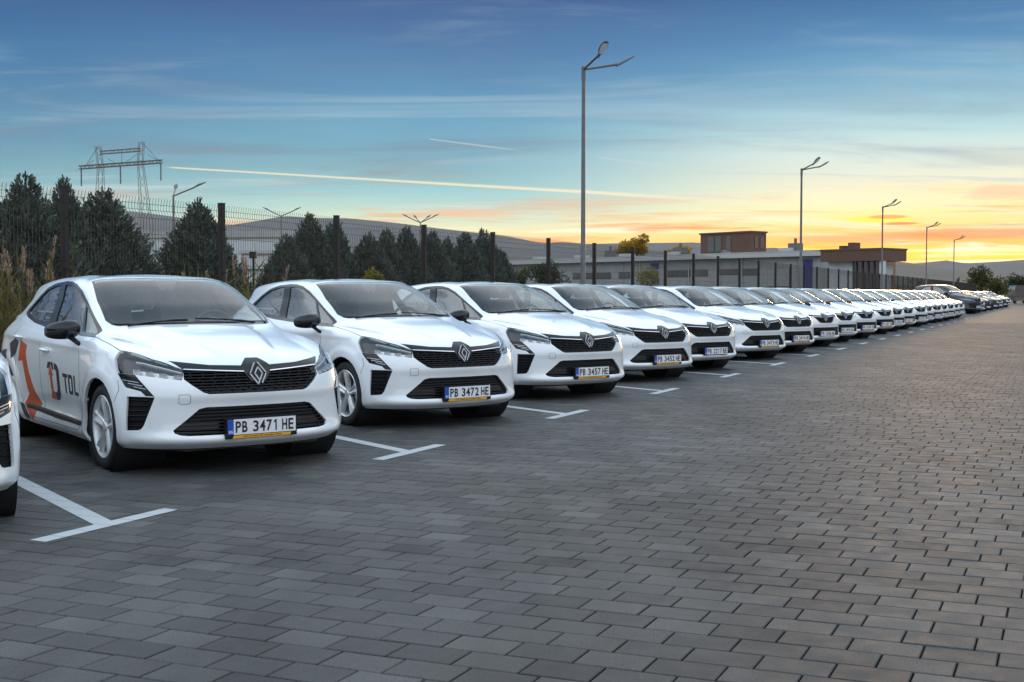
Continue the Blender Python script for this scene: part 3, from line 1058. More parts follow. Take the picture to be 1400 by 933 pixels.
def conifer_mesh(seed, h=3.6, w=1.15):
    rg = np.random.default_rng(seed)
    P, D, Ls, W, Tn = [], [], [], [], []
    nspray = 3600
    t = 1-np.sqrt(rg.random(nspray)*.985)               # more of them low down
    t = t*1.0
    ang = rg.random(nspray)*2*math.pi
    prof = w*np.clip((1-t)**.88*(1+.0*t), .0, 1)*np.clip(.62+t*2.2, 0, 1)
    lob = 1+.09*np.sin(ang*3+t*9+seed)+.07*np.sin(ang*7+seed*2+t*17)
    r = prof*lob*rg.uniform(.70, 1.0, nspray)
    z = .12+t*(h-.42)
    base = np.stack([r*np.cos(ang), r*np.sin(ang), z], 1)
    outw = np.stack([np.cos(ang), np.sin(ang), np.full(nspray, 1.35)], 1)
    outw[:, :2] *= (.75-.45*t)[:, None]
    outw += rg.normal(0, .20, (nspray, 3)); outw /= np.linalg.norm(outw, axis=1)[:, None]
    ln = rg.uniform(.17, .32, nspray)*(1-.2*t)
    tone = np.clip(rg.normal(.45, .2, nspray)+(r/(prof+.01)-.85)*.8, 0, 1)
    for q in range(9):
        f = q/9
        p = base+outw*(ln*f*.8)[:, None]
        d = outw+rg.normal(0, .42, (nspray, 3))*(1-f*.6); d /= np.linalg.norm(d, axis=1)[:, None]
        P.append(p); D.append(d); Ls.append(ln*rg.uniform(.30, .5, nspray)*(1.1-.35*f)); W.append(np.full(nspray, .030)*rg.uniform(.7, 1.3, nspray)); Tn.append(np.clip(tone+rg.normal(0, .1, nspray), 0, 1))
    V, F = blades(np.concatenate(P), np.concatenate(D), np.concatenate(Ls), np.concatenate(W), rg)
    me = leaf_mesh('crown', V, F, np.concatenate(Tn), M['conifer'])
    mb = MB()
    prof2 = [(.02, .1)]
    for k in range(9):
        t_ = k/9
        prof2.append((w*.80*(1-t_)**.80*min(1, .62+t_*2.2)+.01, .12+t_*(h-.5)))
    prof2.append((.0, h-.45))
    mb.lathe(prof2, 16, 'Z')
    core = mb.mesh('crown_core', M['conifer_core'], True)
    mb = MB(); mb.tube([(0, 0, -.1), (0, 0, h*.5), (0, 0, h*.95)], [.07, .045, .01], 7)
    return me, core, mb.mesh('trunk', M['bark'])


conifers = [conifer_mesh(s) for s in (1, 2, 3, 4)]
D_T = 20.0
con_lab = {
 0: 'dark blue-green conifer at the very left edge, first of the tall trio behind the fence',
 38: 'tallest dark conifer of the left trio behind the fence, above the reeds',
 90: 'narrow dark conifer hidden behind the first thick fence post on the left',
 142: 'broad dark conifer of the left trio, right below the lattice pylon',
 272: 'lone broad dark conifer standing left of the second thick fence post',
 392: 'low dark conifer at the left foot of the middle conifer group',
 425: 'tall pointed conifer leading the middle group, right of the V-armed yard lamp',
 457: 'slim pointed conifer behind the third thick fence post',
 505: 'dark conifer between the third fence post and the four-headed yard lamp, left one of three',
 529: 'dark conifer between the third fence post and the four-headed yard lamp, middle one of three',
 556: 'dark conifer just left of the four-headed yard lamp',
 590: 'dark conifer just right of the four-headed yard lamp and its fence post',
 612: 'small conifer filling the gap between the fourth fence post and the last conifer pair',
 636: 'dark conifer, left one of the last close pair before the fifth fence post',
 661: 'dark conifer, right one of the last close pair behind the fifth fence post',
 684: 'low dark conifer right of the fifth fence post, last of the conifer row'}
con = [(0, 268, 1.0), (38, 233, 1.05), (90, 241, .8), (142, 254, 1.25), (272, 269, 1.1), (392, 318, .85), (425, 291, 1.0), (457, 296, .85), (505, 316, .9), (529, 311, .85), (556, 309, .9), (590, 313, .9), (612, 322, .7), (636, 315, .9), (661, 313, .95), (684, 338, .8)]
for i, (px, py, ws) in enumerate(con):
    D = D_T+random.uniform(-.6, .6)
    p = on_line(px, D)
    H = z_at(py, p.y)*1.05
    cr, core, tr = conifers[i % 4]
    t = empty('conifer', p, random.uniform(0, 6.28))
    t.scale = (ws*1.42, ws*1.42, H/3.6)
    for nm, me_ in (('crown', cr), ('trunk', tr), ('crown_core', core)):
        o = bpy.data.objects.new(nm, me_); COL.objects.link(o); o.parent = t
    tag(t, con_lab[px], 'tree', 'conifers in a row beyond the fence')


def broad_crown(seed, rx, rz, n, leaf, mat, clumps=14, ragged=.3):
    rg = np.random.default_rng(seed)
    cs = rg.normal(0, 1, (clumps, 3)); cs /= np.linalg.norm(cs, axis=1)[:, None]
    cs *= rg.uniform(.25, .8, (clumps, 1))
    rad = rg.uniform(.22, .42, clumps)
    idx = rg.integers(0, clumps, n)
    d = rg.normal(0, 1, (n, 3)); d /= np.linalg.norm(d, axis=1)[:, None]
    p = cs[idx]+d*(rad[idx]*rg.uniform(.5, 1.05+ragged*.3, n))[:, None]
    p[:, 0] *= rx; p[:, 1] *= rx; p[:, 2] *= rz
    dd = d+rg.normal(0, .5, (n, 3)); dd /= np.linalg.norm(dd, axis=1)[:, None]
    V, F = blades(p, dd, rg.uniform(.7, 1.4, n)*leaf, rg.uniform(.5, .9, n)*leaf, rg)
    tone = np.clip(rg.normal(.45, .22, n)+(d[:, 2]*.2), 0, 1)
    return leaf_mesh('crown', V, F, tone, mat)


def broad_tree(name, px, ytop, ybot, dist, wpx, n, mat, seed, label, cat, trunk=True, leaf=None, clumps=14):
    s = dist/F_PX
    p = ray_xy(px, dist)
    zt_ = z_at(ytop, dist); zb_ = max(.1, z_at(ybot, dist))
    rx = wpx/2*s/.95; rz = (zt_-zb_)/2/.98
    t = empty(name, p)
    me_ = broad_crown(seed, rx, rz, n, leaf or 2.2*s*1.2, mat, clumps)
    o = bpy.data.objects.new('crown', me_); COL.objects.link(o); o.parent = t; o.location = (0, 0, (zt_+zb_)/2)
    mb = MB()
    mb.tube([(0, 0, -.1), (.1*rx, 0, (zt_+zb_)/2*.8), (0, 0, zt_*.9)], [rx*.07, rx*.045, rx*.012], 6)
    rg = random.Random(seed)
    for k in range(7):
        a = rg.uniform(0, 6.28); z0_ = zb_+(zt_-zb_)*rg.uniform(0, .5)
        mb.tube([(0, 0, z0_), (math.cos(a)*rx*.7, math.sin(a)*rx*.7, z0_+(zt_-zb_)*rg.uniform(.15, .45))], [rx*.03, rx*.008], 4)
    mb.build('trunk' if trunk else 'stem', M['bark'], t)
    tag(t, label, cat)
    return t


broad_tree('autumn_tree', 868, 319, 356, 205, 50, 3200, M['autumn'], 11, 'golden autumn tree rising above the roof of the grey hall', 'tree', leaf=.42)
broad_tree('autumn_tree', 929, 333, 358, 230, 34, 1600, M['autumn'], 12, 'small golden tree behind the hall roof, just left of the rooftop plant room', 'tree', leaf=.42)
broad_tree('bush', 742, 353, 402, 58, 62, 3600, M['dark_leaf'], 13, 'round dark bush beyond the fence, left of the nearest street lamp', 'bush', False, .11, 18)
broad_tree('bush', 712, 366, 402, 60, 30, 1500, M['olive'], 14, 'low olive bush between the last conifer and the round dark bush', 'bush', False, .10)
broad_tree('shrub', 883, 362, 398, 62, 34, 900, M['shrub_yellow'], 15, 'loose yellow-green shrub in front of the hall windows', 'bush', False, .10)
broad_tree('bushy_tree', 1336, 361, 404, 150, 38, 2200, M['olive'], 16, 'ragged green tree at the far end, right of the last street lamp', 'tree', True, .26)
broad_tree('bush', 1361, 376, 406, 160, 36, 1800, M['olive'], 17, 'brownish bush at the far end, right of the ragged green tree', 'bush', False, .24)
broad_tree('bush', 1388, 374, 402, 165, 34, 1800, M['dark_leaf'], 18, 'tall dark scrub above the van at the right edge', 'bush', False, .24)
broad_tree('bush', 1415, 372, 402, 165, 40, 1500, M['olive'], 19, 'scrub at the right edge of the picture beyond the van', 'bush', False, .24)
broad_tree('sapling', 510, 368, 392, 20.5, 26, 160, M['shrub_yellow'], 20, 'yellow-green sapling tip showing above the second white hatchback', 'bush', False, .10, 8)
mbt = MB()
# far tree belt below the hills, one uncountable mass
rg = np.random.default_rng(5)
n = 9000
xs = rg.uniform(-330, 420, n); ys = rg.uniform(330, 420, n); hh = 3.5+2.2*np.sin(xs*.05)+1.5*np.sin(xs*.017+1)
zz2 = rg.random(n)*hh
P = np.stack([xs, ys, zz2], 1)
d = rg.normal(0, 1, (n, 3)); d /= np.linalg.norm(d, axis=1)[:, None]
V, F = blades(P, d, rg.uniform(1.2, 2.6, n), rg.uniform(.8, 1.8, n), rg)
o = bpy.data.objects.new('far_tree_belt', leaf_mesh('far_tree_belt', V, F, rg.random(n), M['olive'])); COL.objects.link(o)
tag(o, None, None, kind='stuff')

# reeds by the fence
def reeds(name, u0, u1, v0, v1, n, seed, h0=1.1, h1=1.9, plumes=.3):
    rg = np.random.default_rng(seed)
    P, D, L, W, Tn = [], [], [], [], []
    PV, PD2, PL2, PW2, PT = [], [], [], [], []
    for k in range(n):
        u, v = rg.uniform(u0, u1), rg.uniform(v0, v1)
        b_ = np.array(uv(u, v, .05)); h = rg.uniform(h0, h1)
        lean = rg.normal(0, .10, 2)
        tipv = np.array([lean[0], lean[1], 1.])*h
        for q in range(7):
            p = b_+tipv*(q/7)
            P.append(p); dd = tipv/np.linalg.norm(tipv); D.append(dd); L.append(h/7*1.9); W.append(.014); Tn.append(rg.random())
        for q in range(11):
            p = b_+tipv*rg.uniform(.15, .9)
            a = rg.random()*6.28
            dd = np.array([math.cos(a), math.sin(a), rg.uniform(.3, 1.6)]); dd /= np.linalg.norm(dd)
            P.append(p); D.append(dd); L.append(rg.uniform(.22, .45)); W.append(.020); Tn.append(rg.random())
        if rg.random() < plumes:
            top_ = b_+tipv
            for q in range(46):
                f = rg.random()
                p = top_+tipv/h*(f*.26-.04)
                a = rg.random()*6.28
                dd = np.array([math.cos(a)*.45, math.sin(a)*.45, 1.0]); dd /= np.linalg.norm(dd)
                PV.append(p); PD2.append(dd); PL2.append(rg.uniform(.05, .11)*(1.2-f*.6)); PW2.append(.016); PT.append(rg.random())
    V, F = blades(np.array(P), np.array(D), np.array(L), np.array(W), rg)
    o = bpy.data.objects.new(name, leaf_mesh(name, V, F, np.array(Tn), M['reed'])); COL.objects.link(o)
    o['kind'] = 'stuff'
    V, F = blades(np.array(PV), np.array(PD2), np.array(PL2), np.array(PW2), rg)
    o2 = bpy.data.objects.new('reed_plumes', leaf_mesh('reed_plumes', V, F, np.array(PT), M['plume'])); COL.objects.link(o2)
    o2['kind'] = 'stuff'; o2.parent = o
    return o


ua, ub = on_line(-60, 10.6).dot(RD), on_line(78, 10.6).dot(RD)
reeds('reeds', ua-1, ub, -11.2, -10.35, 150, 1, .9, 1.7)
uc = on_line(283, 10.6).dot(RD)
reeds('reeds', uc-.3, uc+.35, -11.0, -10.5, 9, 2, 1.2, 1.75, .35)
uc = on_line(318, 10.8).dot(RD)
reeds('reeds', uc, uc+.6, -11.2, -10.6, 8, 4, 1.3, 1.75, .2)
uc = on_line(348, 10.8).dot(RD)
reeds('reeds', uc, uc+.4, -11.2, -10.6, 6, 3, 1.2, 1.6, .7)
# weeds and grass along the kerb
n = 6000
rg = np.random.default_rng(9)
uu = rg.uniform(-4, 120, n); vv_ = rg.uniform(-11.5, -9.95, n)
P = np.array([tuple(uv(a, b_, .05)) for a, b_ in zip(uu, vv_)])
d = rg.normal(0, .35, (n, 3))+np.array([0, 0, 1]); d /= np.linalg.norm(d, axis=1)[:, None]
V, F = blades(P, d, rg.uniform(.15, .6, n), rg.uniform(.012, .03, n), rg)
o = bpy.data.objects.new('grass', leaf_mesh('grass', V, F, rg.random(n), M['reed'])); COL.objects.link(o); o['kind'] = 'stuff'

# ================================================================ the hatchback
# control net of the body, half of it: rows from the sill up to the roof line, 16 columns from the
# middle of the front round the corner and down the side to the middle of the back
NETROWS = [
 [(.74,0,.19),(.72,.28,.19),(.66,.50,.19),(.56,.66,.19),(.45,.76,.19),(.34,.81,.19),(0,.84,.18),(-.42,.845,.17),(-1.0,.84,.17),(-1.6,.84,.17),(-2.15,.85,.18),(-2.583,.84,.22),(-2.9,.80,.24),(-3.05,.70,.25),(-3.12,.45,.25),(-3.14,0,.25)],
 [(.825,0,.245),(.805,.28,.245),(.74,.52,.245),(.625,.70,.245),(.50,.80,.245),(.36,.855,.235),(0,.88,.235),(-.42,.88,.23),(-1.0,.875,.23),(-1.6,.875,.23),(-2.15,.88,.24),(-2.583,.885,.29),(-2.9,.86,.31),(-3.08,.76,.32),(-3.17,.48,.32),(-3.20,0,.32)],
 [(.785,0,.33),(.77,.28,.33),(.712,.52,.33),(.605,.70,.33),(.497,.80,.33),(.37,.865,.36),(0,.89,.36),(-.42,.870,.34),(-1,.862,.34),(-1.6,.866,.35),(-2.15,.885,.36),(-2.583,.893,.39),(-2.9,.87,.42),(-3.10,.77,.43),(-3.20,.48,.43),(-3.22,0,.43)],
 [(.782,0,.485),(.768,.28,.485),(.708,.52,.485),(.60,.70,.485),(.492,.80,.485),(.365,.865,.49),(0,.893,.50),(-.42,.884,.49),(-1,.878,.49),(-1.6,.882,.49),(-2.15,.893,.50),(-2.583,.897,.52),(-2.9,.875,.54),(-3.10,.78,.55),(-3.20,.48,.55),(-3.215,0,.55)],
 [(.800,0,.57),(.782,.28,.57),(.718,.52,.57),(.598,.70,.575),(.48,.797,.58),(.345,.86,.62),(0,.893,.64),(-.42,.891,.63),(-1,.889,.63),(-1.6,.892,.63),(-2.15,.895,.64),(-2.583,.897,.66),(-2.9,.875,.67),(-3.10,.78,.68),(-3.18,.48,.68),(-3.19,0,.68)],
 [(.765,0,.70),(.745,.28,.70),(.675,.52,.70),(.55,.69,.71),(.43,.782,.72),(.30,.845,.73),(0,.885,.76),(-.42,.891,.76),(-1,.892,.77),(-1.6,.894,.78),(-2.15,.896,.79),(-2.583,.893,.80),(-2.9,.865,.81),(-3.08,.77,.82),(-3.15,.48,.82),(-3.16,0,.82)],
 [(.70,0,.785),(.68,.28,.785),(.60,.52,.79),(.46,.665,.805),(.32,.755,.83),(.16,.815,.86),(-.06,.85,.885),(-.42,.872,.895),(-1,.882,.90),(-1.6,.884,.915),(-2.15,.88,.93),(-2.583,.865,.94),(-2.87,.83,.95),(-3.02,.745,.95),(-3.09,.48,.95),(-3.10,0,.95)],
 [(.56,0,.845),(.545,.27,.845),(.475,.48,.845),(.34,.61,.86),(.19,.69,.888),(.03,.75,.915),(-.17,.795,.93),(-.45,.835,.935),(-1,.845,.95),(-1.6,.843,.97),(-2.15,.835,.995),(-2.55,.81,1.02),(-2.80,.775,1.03),(-2.98,.70,1.03),(-3.06,.46,1.03),(-3.08,0,1.03)],
 [(.22,0,.93),(.21,.26,.928),(.15,.46,.92),(.05,.585,.922),(-.07,.66,.935),(-.18,.715,.948),(-.31,.765,.955),(-.48,.805,.955),(-1.02,.82,.98),(-1.6,.817,1.0),(-2.13,.81,1.03),(-2.52,.79,1.06),(-2.80,.75,1.07),(-2.95,.67,1.07),(-3.03,.44,1.07),(-3.05,0,1.07)],
 [(-.20,0,1.01),(-.215,.25,1.01),(-.26,.44,1.01),(-.32,.57,1.01),(-.36,.645,1.005),(-.40,.70,1.0),(-.45,.745,.99),(-.58,.775,.99),(-1.05,.79,1.015),(-1.6,.787,1.04),(-2.12,.79,1.065),(-2.48,.765,1.09),(-2.76,.72,1.10),(-2.92,.63,1.10),(-3.0,.42,1.10),(-3.02,0,1.10)],
 [(-.58,0,1.20),(-.59,.25,1.20),(-.62,.42,1.20),(-.66,.54,1.195),(-.70,.60,1.19),(-.74,.645,1.18),(-.80,.675,1.17),(-.92,.69,1.175),(-1.2,.705,1.20),(-1.62,.70,1.215),(-2.08,.71,1.215),(-2.42,.69,1.215),(-2.70,.645,1.21),(-2.84,.56,1.21),(-2.92,.38,1.21),(-2.94,0,1.21)],
 [(-1.05,0,1.395),(-1.06,.24,1.395),(-1.085,.38,1.392),(-1.12,.48,1.388),(-1.15,.53,1.382),(-1.18,.57,1.372),(-1.24,.595,1.365),(-1.33,.605,1.372),(-1.5,.61,1.385),(-1.75,.61,1.388),(-2.05,.615,1.382),(-2.35,.60,1.368),(-2.62,.565,1.352),(-2.77,.50,1.342),(-2.86,.34,1.338),(-2.88,0,1.338)],
 [(-1.33,0,1.428),(-1.34,.17,1.428),(-1.36,.26,1.427),(-1.38,.34,1.424),(-1.40,.38,1.42),(-1.43,.41,1.418),(-1.48,.43,1.418),(-1.55,.44,1.422),(-1.68,.44,1.429),(-1.85,.44,1.427),(-2.05,.44,1.423),(-2.25,.43,1.413),(-2.45,.40,1.40),(-2.58,.34,1.39),(-2.66,.2,1.386),(-2.67,0,1.386)],
 [(-1.52+(-.90)*k/15.,0,1.440-.035*(k/15.)**1.5) for k in range(16)],
]


def hermite(P, m, closed):
    """finite-difference cubic through the points P (n,...), m[i] subdivisions on interval i"""
    P = np.asarray(P, float)
    n = len(P)
    seg = n if closed else n - 1
    t = np.zeros(seg + 1)
    for i in range(seg):
        d = np.sqrt(((P[(i + 1) % n] - P[i]) ** 2).sum(-1)).mean()
        t[i + 1] = t[i] + max(d, 1e-4) ** .7
    T = np.zeros_like(P)
    for i in range(n):
        if closed:
            h0 = t[i] - t[i - 1] if i > 0 else t[seg] - t[seg - 1]
            h1 = t[i + 1] - t[i]
            a, b = P[i - 1], P[(i + 1) % n]
        elif i == 0 or i == n - 1:
            j = 0 if i == 0 else n - 2
            T[i] = (P[j + 1] - P[j]) / (t[j + 1] - t[j]); continue
        else:
            h0, h1 = t[i] - t[i - 1], t[i + 1] - t[i]
            a, b = P[i - 1], P[i + 1]
        s0, s1 = (P[i] - a) / h0, (b - P[i]) / h1
        T[i] = (s0 * h1 + s1 * h0) / (h0 + h1)
    out = []
    for i in range(seg):
        h = t[i + 1] - t[i]
        for k in range(m[i]):
            s = k / m[i]
            out.append((2*s**3-3*s*s+1)*P[i]+(s**3-2*s*s+s)*h*T[i]+(-2*s**3+3*s*s)*P[(i+1)%n]+(s**3-s*s)*h*T[(i+1)%n])
    if not closed: out.append(P[-1])
    return np.array(out)


def body_surface(net, step=.03, iters=2):
    H = np.array(net)                       # rows, 16, 3
    Lh = H[:, 1:15][:, ::-1].copy(); Lh[..., 1] *= -1
    full = np.concatenate([H, Lh], 1)        # rows, 30, 3 closed loop
    rows = len(full)
    mr = [max(2, int(math.ceil(np.sqrt(((full[i+1]-full[i])**2).sum(-1)).max()/step))) for i in range(rows-1)]
    A = hermite(full, mr, False)             # fine rows
    A = A.transpose(1, 0, 2)
    mc = [max(2, int(math.ceil(np.sqrt(((A[(i+1)%30]-A[i])**2).sum(-1)).max()/step))) for i in range(30)]
    G = hermite(A, mc, True).transpose(1, 0, 2)   # rows, cols, 3
    for _ in range(iters):
        S = G.copy()
        S[1:-1] = .5*G[1:-1] + .125*(G[:-2]+G[2:]+np.roll(G, 1, 1)[1:-1]+np.roll(G, -1, 1)[1:-1])
        G = S
    G[-1, :, 1] = 0
    x, y, z = G[..., 0], G[..., 1], G[..., 2]
    sm = lambda t: (lambda u: u*u*(3-2*u))(np.clip(t, 0, 1))
    hood = (z > .78) & (x > -.35)
    yc = .36-.22*np.clip(x+.05, 0, 1)
    z += np.where(hood, .017*sm((yc+.03-abs(y))/.06)*sm((.70-x)/.25)*sm((x+.35)/.2), 0)
    z += np.where(hood, .004*sm((abs(y)-.56-.25*np.clip(-x+.1, 0, .5))/.07)*sm((.62-x)/.3)*sm((x+.45)/.2), 0)
    for cx in (0, -2.583):
        r = np.hypot(x-cx, z-.315)
        y += np.sign(y)*np.where(abs(y) > .7, .012*sm((.47-r)/.07)*(z < .8), 0)
    low = (abs(y) > .8) & (x < -.45) & (x > -2.1)
    y -= np.sign(y)*np.where(low, .012*np.exp(-((z-.38-.05*(x+1.2))/.07)**2)*sm((x+2.1)/.3)*sm((-.42-x)/.2), 0)
    y += np.sign(y)*np.where((abs(y) > .8) & (x < .1) & (x > -2.9), .007*np.exp(-((z-.86-.02*(-x))/.025)**2), 0)
    return G


class Shell:
    """the dense body surface; panels are cut out of it along polygons and keep its smooth normals"""
    def __init__(self, net, step=.03):
        G = body_surface(net, step)
        nr, nc = G.shape[:2]
        vs_ = [tuple(p) for p in G.reshape(-1, 3)]
        fs = [(i*nc+j, i*nc+(j+1) % nc, (i+1)*nc+(j+1) % nc, (i+1)*nc+j) for i in range(nr-1) for j in range(nc)]
        bm = bmesh.new()
        bv = [bm.verts.new(p) for p in vs_]
        for f in fs: bm.faces.new([bv[k] for k in f])
        bmesh.ops.remove_doubles(bm, verts=bm.verts, dist=.0012)
        bmesh.ops.recalc_face_normals(bm, faces=bm.faces)
        bm.normal_update()
        self.nl = bm.verts.layers.float_vector.new('nrm')
        for v in bm.verts: v[self.nl] = v.normal
        self.bm = bm
        self.bvh = BVHTree.FromBMesh(bm)
        self.reg = bm.faces.layers.int.new('region')

    def hit(self, view, a, b, back=False):
        """drop a point of a projection on the shell: front (y,z), side (x,z), side2 = far side, top (x,y)"""
        if view in ('dl', 'dr'):
            sg = 1 if view == 'dl' else -1
            q = .70710678
            o = Vector((-a*q, a*q*sg, b)) + Vector((q, q*sg, 0))*4
            p, n, i, dd = self.bvh.ray_cast(o, Vector((-q, -q*sg, 0)))
            return (p, n) if p is not None else (None, None)
        o, d = {'front': (Vector((3, a, b)), Vector((-1, 0, 0))), 'left': (Vector((a, 3, b)), Vector((0, -1, 0))),
                'right': (Vector((a, -3, b)), Vector((0, 1, 0))), 'top': (Vector((a, b, 4)), Vector((0, 0, -1))),
                'back': (Vector((-6, a, b)), Vector((1, 0, 0)))}[view]
        p, n, i, dd = self.bvh.ray_cast(o, d)
        return (p, n) if p is not None else (None, None)

    Q = .70710678
    AX = {'front': ((0, 1, 0), (0, 0, 1), (1, 0, 0)), 'back': ((0, 1, 0), (0, 0, 1), (-1, 0, 0)),
          'left': ((1, 0, 0), (0, 0, 1), (0, 1, 0)), 'right': ((1, 0, 0), (0, 0, 1), (0, -1, 0)),
          'top': ((1, 0, 0), (0, 1, 0), (0, 0, 1)),
          'dl': ((-Q, Q, 0), (0, 0, 1), (Q, Q, 0)), 'dr': ((-Q, -Q, 0), (0, 0, 1), (Q, -Q, 0))}

    def cut(self, view, poly, region, lim=None, only=0, facing=.02):
        """cut along poly (projected) and give the faces inside it the region number; only = region the faces must have"""
        A, B, Cd = (Vector(k) for k in self.AX[view])
        poly = [tuple(p) for p in poly]
        n = len(poly)
        bm = self.bm
        lo = (min(p[0] for p in poly)-.01, min(p[1] for p in poly)-.01)
        hi = (max(p[0] for p in poly)+.01, max(p[1] for p in poly)+.01)

        def good(f):
            if f[self.reg] != only or f.normal.dot(Cd) < facing: return False
            aa = [v.co.dot(A) for v in f.verts]
            if max(aa) < lo[0] or min(aa) > hi[0]: return False
            bb = [v.co.dot(B) for v in f.verts]
            if max(bb) < lo[1] or min(bb) > hi[1]: return False
            return not (lim and not lim(f.calc_center_median()))
        C = [f for f in bm.faces if good(f)]
        for k in range(n):
            p, q = poly[k], poly[(k+1) % n]
            mnx, mxx = min(p[0], q[0])-1e-4, max(p[0], q[0])+1e-4
            mny, mxy = min(p[1], q[1])-1e-4, max(p[1], q[1])+1e-4
            dx, dy = q[0]-p[0], q[1]-p[1]
            L_ = math.hypot(dx, dy)
            if L_ < 1e-6: continue
            nx, ny = -dy/L_, dx/L_
            fs, rest = [], []
            for f in C:
                P2 = [(v.co.dot(A), v.co.dot(B)) for v in f.verts]
                aa = [t[0] for t in P2]; bb = [t[1] for t in P2]
                ok = not (max(aa) < mnx or min(aa) > mxx or max(bb) < mny or min(bb) > mxy)
                if ok:
                    sd = [(t[0]-p[0])*nx+(t[1]-p[1])*ny for t in P2]
                    ok = min(sd) < -1e-5 and max(sd) > 1e-5
                (fs if ok else rest).append(f)
            if not fs: continue
            co = A*p[0]+B*p[1]
            no = A*nx+B*ny
            es = {e for f in fs for e in f.edges}; vv = {v for f in fs for v in f.verts}
            r = bmesh.ops.bisect_plane(bm, geom=list(vv)+list(es)+fs, plane_co=co, plane_no=no, dist=1e-5)
            new = [g for g in r['geom'] if isinstance(g, bmesh.types.BMFace)]
            for g in new: g.normal_update()
            C = [f for f in rest if f.is_valid]+new
        cnt = 0
        for f in C:
            if not f.is_valid or f[self.reg] != only: continue
            c = f.calc_center_median()
            x, y = c.dot(A), c.dot(B)
            ins = False
            j = n-1
            for i in range(n):
                xi, yi = poly[i]; xj, yj = poly[j]
                if (yi > y) != (yj > y) and x < (xj-xi)*(y-yi)/(yj-yi)+xi: ins = not ins
                j = i
            if ins:
                f[self.reg] = region; cnt += 1
        return cnt

    def extract(self, regions, name, mat, parent, offset=0.0, lip=0.0, smooth=True, link=True, shift=None):
        """the faces of those regions as one mesh; offset along the normal, lip = depth of a rim turned inward"""
        if isinstance(regions, int): regions = (regions,)
        me = bpy.data.meshes.new(name)
        vm, vsx, nsx, fsx = {}, [], [], []
        ec = {}
        for f in self.bm.faces:
            if f[self.reg] not in regions: continue
            idx = []
            for v in f.verts:
                if v.index not in vm or True:
                    key = v
                    if key not in vm:
                        vm[key] = len(vsx)
                        nn = Vector(v[self.nl]).normalized()
                        vsx.append(v.co + nn*offset); nsx.append(nn)
                    idx.append(vm[key])
            fsx.append(idx)
            for a, b in zip(idx, idx[1:]+idx[:1]):
                k = (min(a, b), max(a, b))
                ec[k] = None if k in ec else (a, b)
        nface = len(fsx)
        if lip:
            cp = {}
            for k, e in ec.items():
                if e is None: continue
                for a in e:
                    if a not in cp:
                        cp[a] = len(vsx)
                        vsx.append(vsx[a]-nsx[a]*lip); nsx.append(nsx[a])
                fsx.append([e[1], e[0], cp[e[0]], cp[e[1]]])
        me.from_pydata(vsx, [], fsx)
        me.materials.append(mat)
        me.polygons.foreach_set('use_smooth', [True]*len(fsx))
        me.update()
        if smooth:
            fl = [(0., 0., 0.)]*len(me.loops)
            for p in me.polygons:
                for li in p.loop_indices:
                    fl[li] = tuple(nsx[me.loops[li].vertex_index]) if p.index < nface else tuple(p.normal)
            me.normals_split_custom_set(fl)
        if not link: return me
        o = bpy.data.objects.new(name, me)
        COL.objects.link(o)
        if parent: o.parent = parent
        return o

    def drape(self, view, pts, close=False, step=.02):
        """polyline of a projection dropped on the shell -> list of (point, normal)"""
        out = []
        P = list(pts)+([pts[0]] if close else [])
        for (a, b), (c, d) in zip(P, P[1:]):
            m = max(1, int(math.hypot(c-a, d-b)/step))
            for k in range(m):
                h = self.hit(view, a+(c-a)*k/m, b+(d-b)*k/m)
                if h[0] is not None: out.append(h)
        h = self.hit(view, *P[-1])
        if h[0] is not None: out.append(h)
        return out

    def seam(self, mb, view, pts, w=.0045, close=False, up=.0008):
        """dark joint drawn as a thin strip that stands just proud of the panel"""
        H = self.drape(view, pts, close)
        for i in range(len(H)-1):
            (p, n), (q, m) = H[i], H[i+1]
            if (q-p).length > .12: continue
            d = (q-p).normalized()
            s, s2 = d.cross(n).normalized()*w/2, d.cross(m).normalized()*w/2
            mb.add([p-s+n*up, p+s+n*up, q+s2+m*up, q-s2+m*up, p-s-n*.004, p+s-n*.004, q+s2-m*.004, q-s2-m*.004],
                   [(0, 1, 2, 3), (0, 4, 5, 1), (3, 2, 6, 7), (0, 3, 7, 4), (1, 5, 6, 2)])

    def patch(self, mb, view, poly, up=.0015):
        """flat polygon dropped on the shell as a fine decal"""
        from mathutils.geometry import delaunay_2d_cdt
        dens = .02
        P = []
        for (a, b), (c, d) in zip(poly, poly[1:]+poly[:1]):
            m = max(1, int(math.hypot(c-a, d-b)/dens))
            P += [(a+(c-a)*k/m, b+(d-b)*k/m) for k in range(m)]
        nb = len(P)
        xs = [p[0] for p in P]; ys = [p[1] for p in P]

        def inside(x, y):
            ins = False
            j = len(poly)-1
            for i in range(len(poly)):
                xi, yi = poly[i]; xj, yj = poly[j]
                if (yi > y) != (yj > y) and x < (xj-xi)*(y-yi)/(yj-yi)+xi: ins = not ins
                j = i
            return ins
        y = min(ys)+dens/2
        while y < max(ys):
            x = min(xs)+dens/2
            while x < max(xs):
                if inside(x, y): P.append((x, y))
                x += dens
            y += dens
        r = delaunay_2d_cdt([Vector(p) for p in P], [(i, (i+1) % nb) for i in range(nb)], [], 1, 1e-5)
        V, F = [], []
        mp = {}
        for i, v in enumerate(r[0]):
            h = self.hit(view, v.x, v.y)
            if h[0] is None: continue
            mp[i] = len(V); V.append(h[0]+h[1]*up)
        for f in r[2]:
            if all(i in mp for i in f): F.append([mp[i] for i in f])
        mb.add(V, F)


def mirror_poly(poly):
    return [(-a, b) for a, b in poly]


def arc(cx, cz, r, a0, a1, n):
    return [(cx+r*math.cos(R(a0+(a1-a0)*k/n)), cz+r*math.sin(R(a0+(a1-a0)*k/n))) for k in range(n+1)]

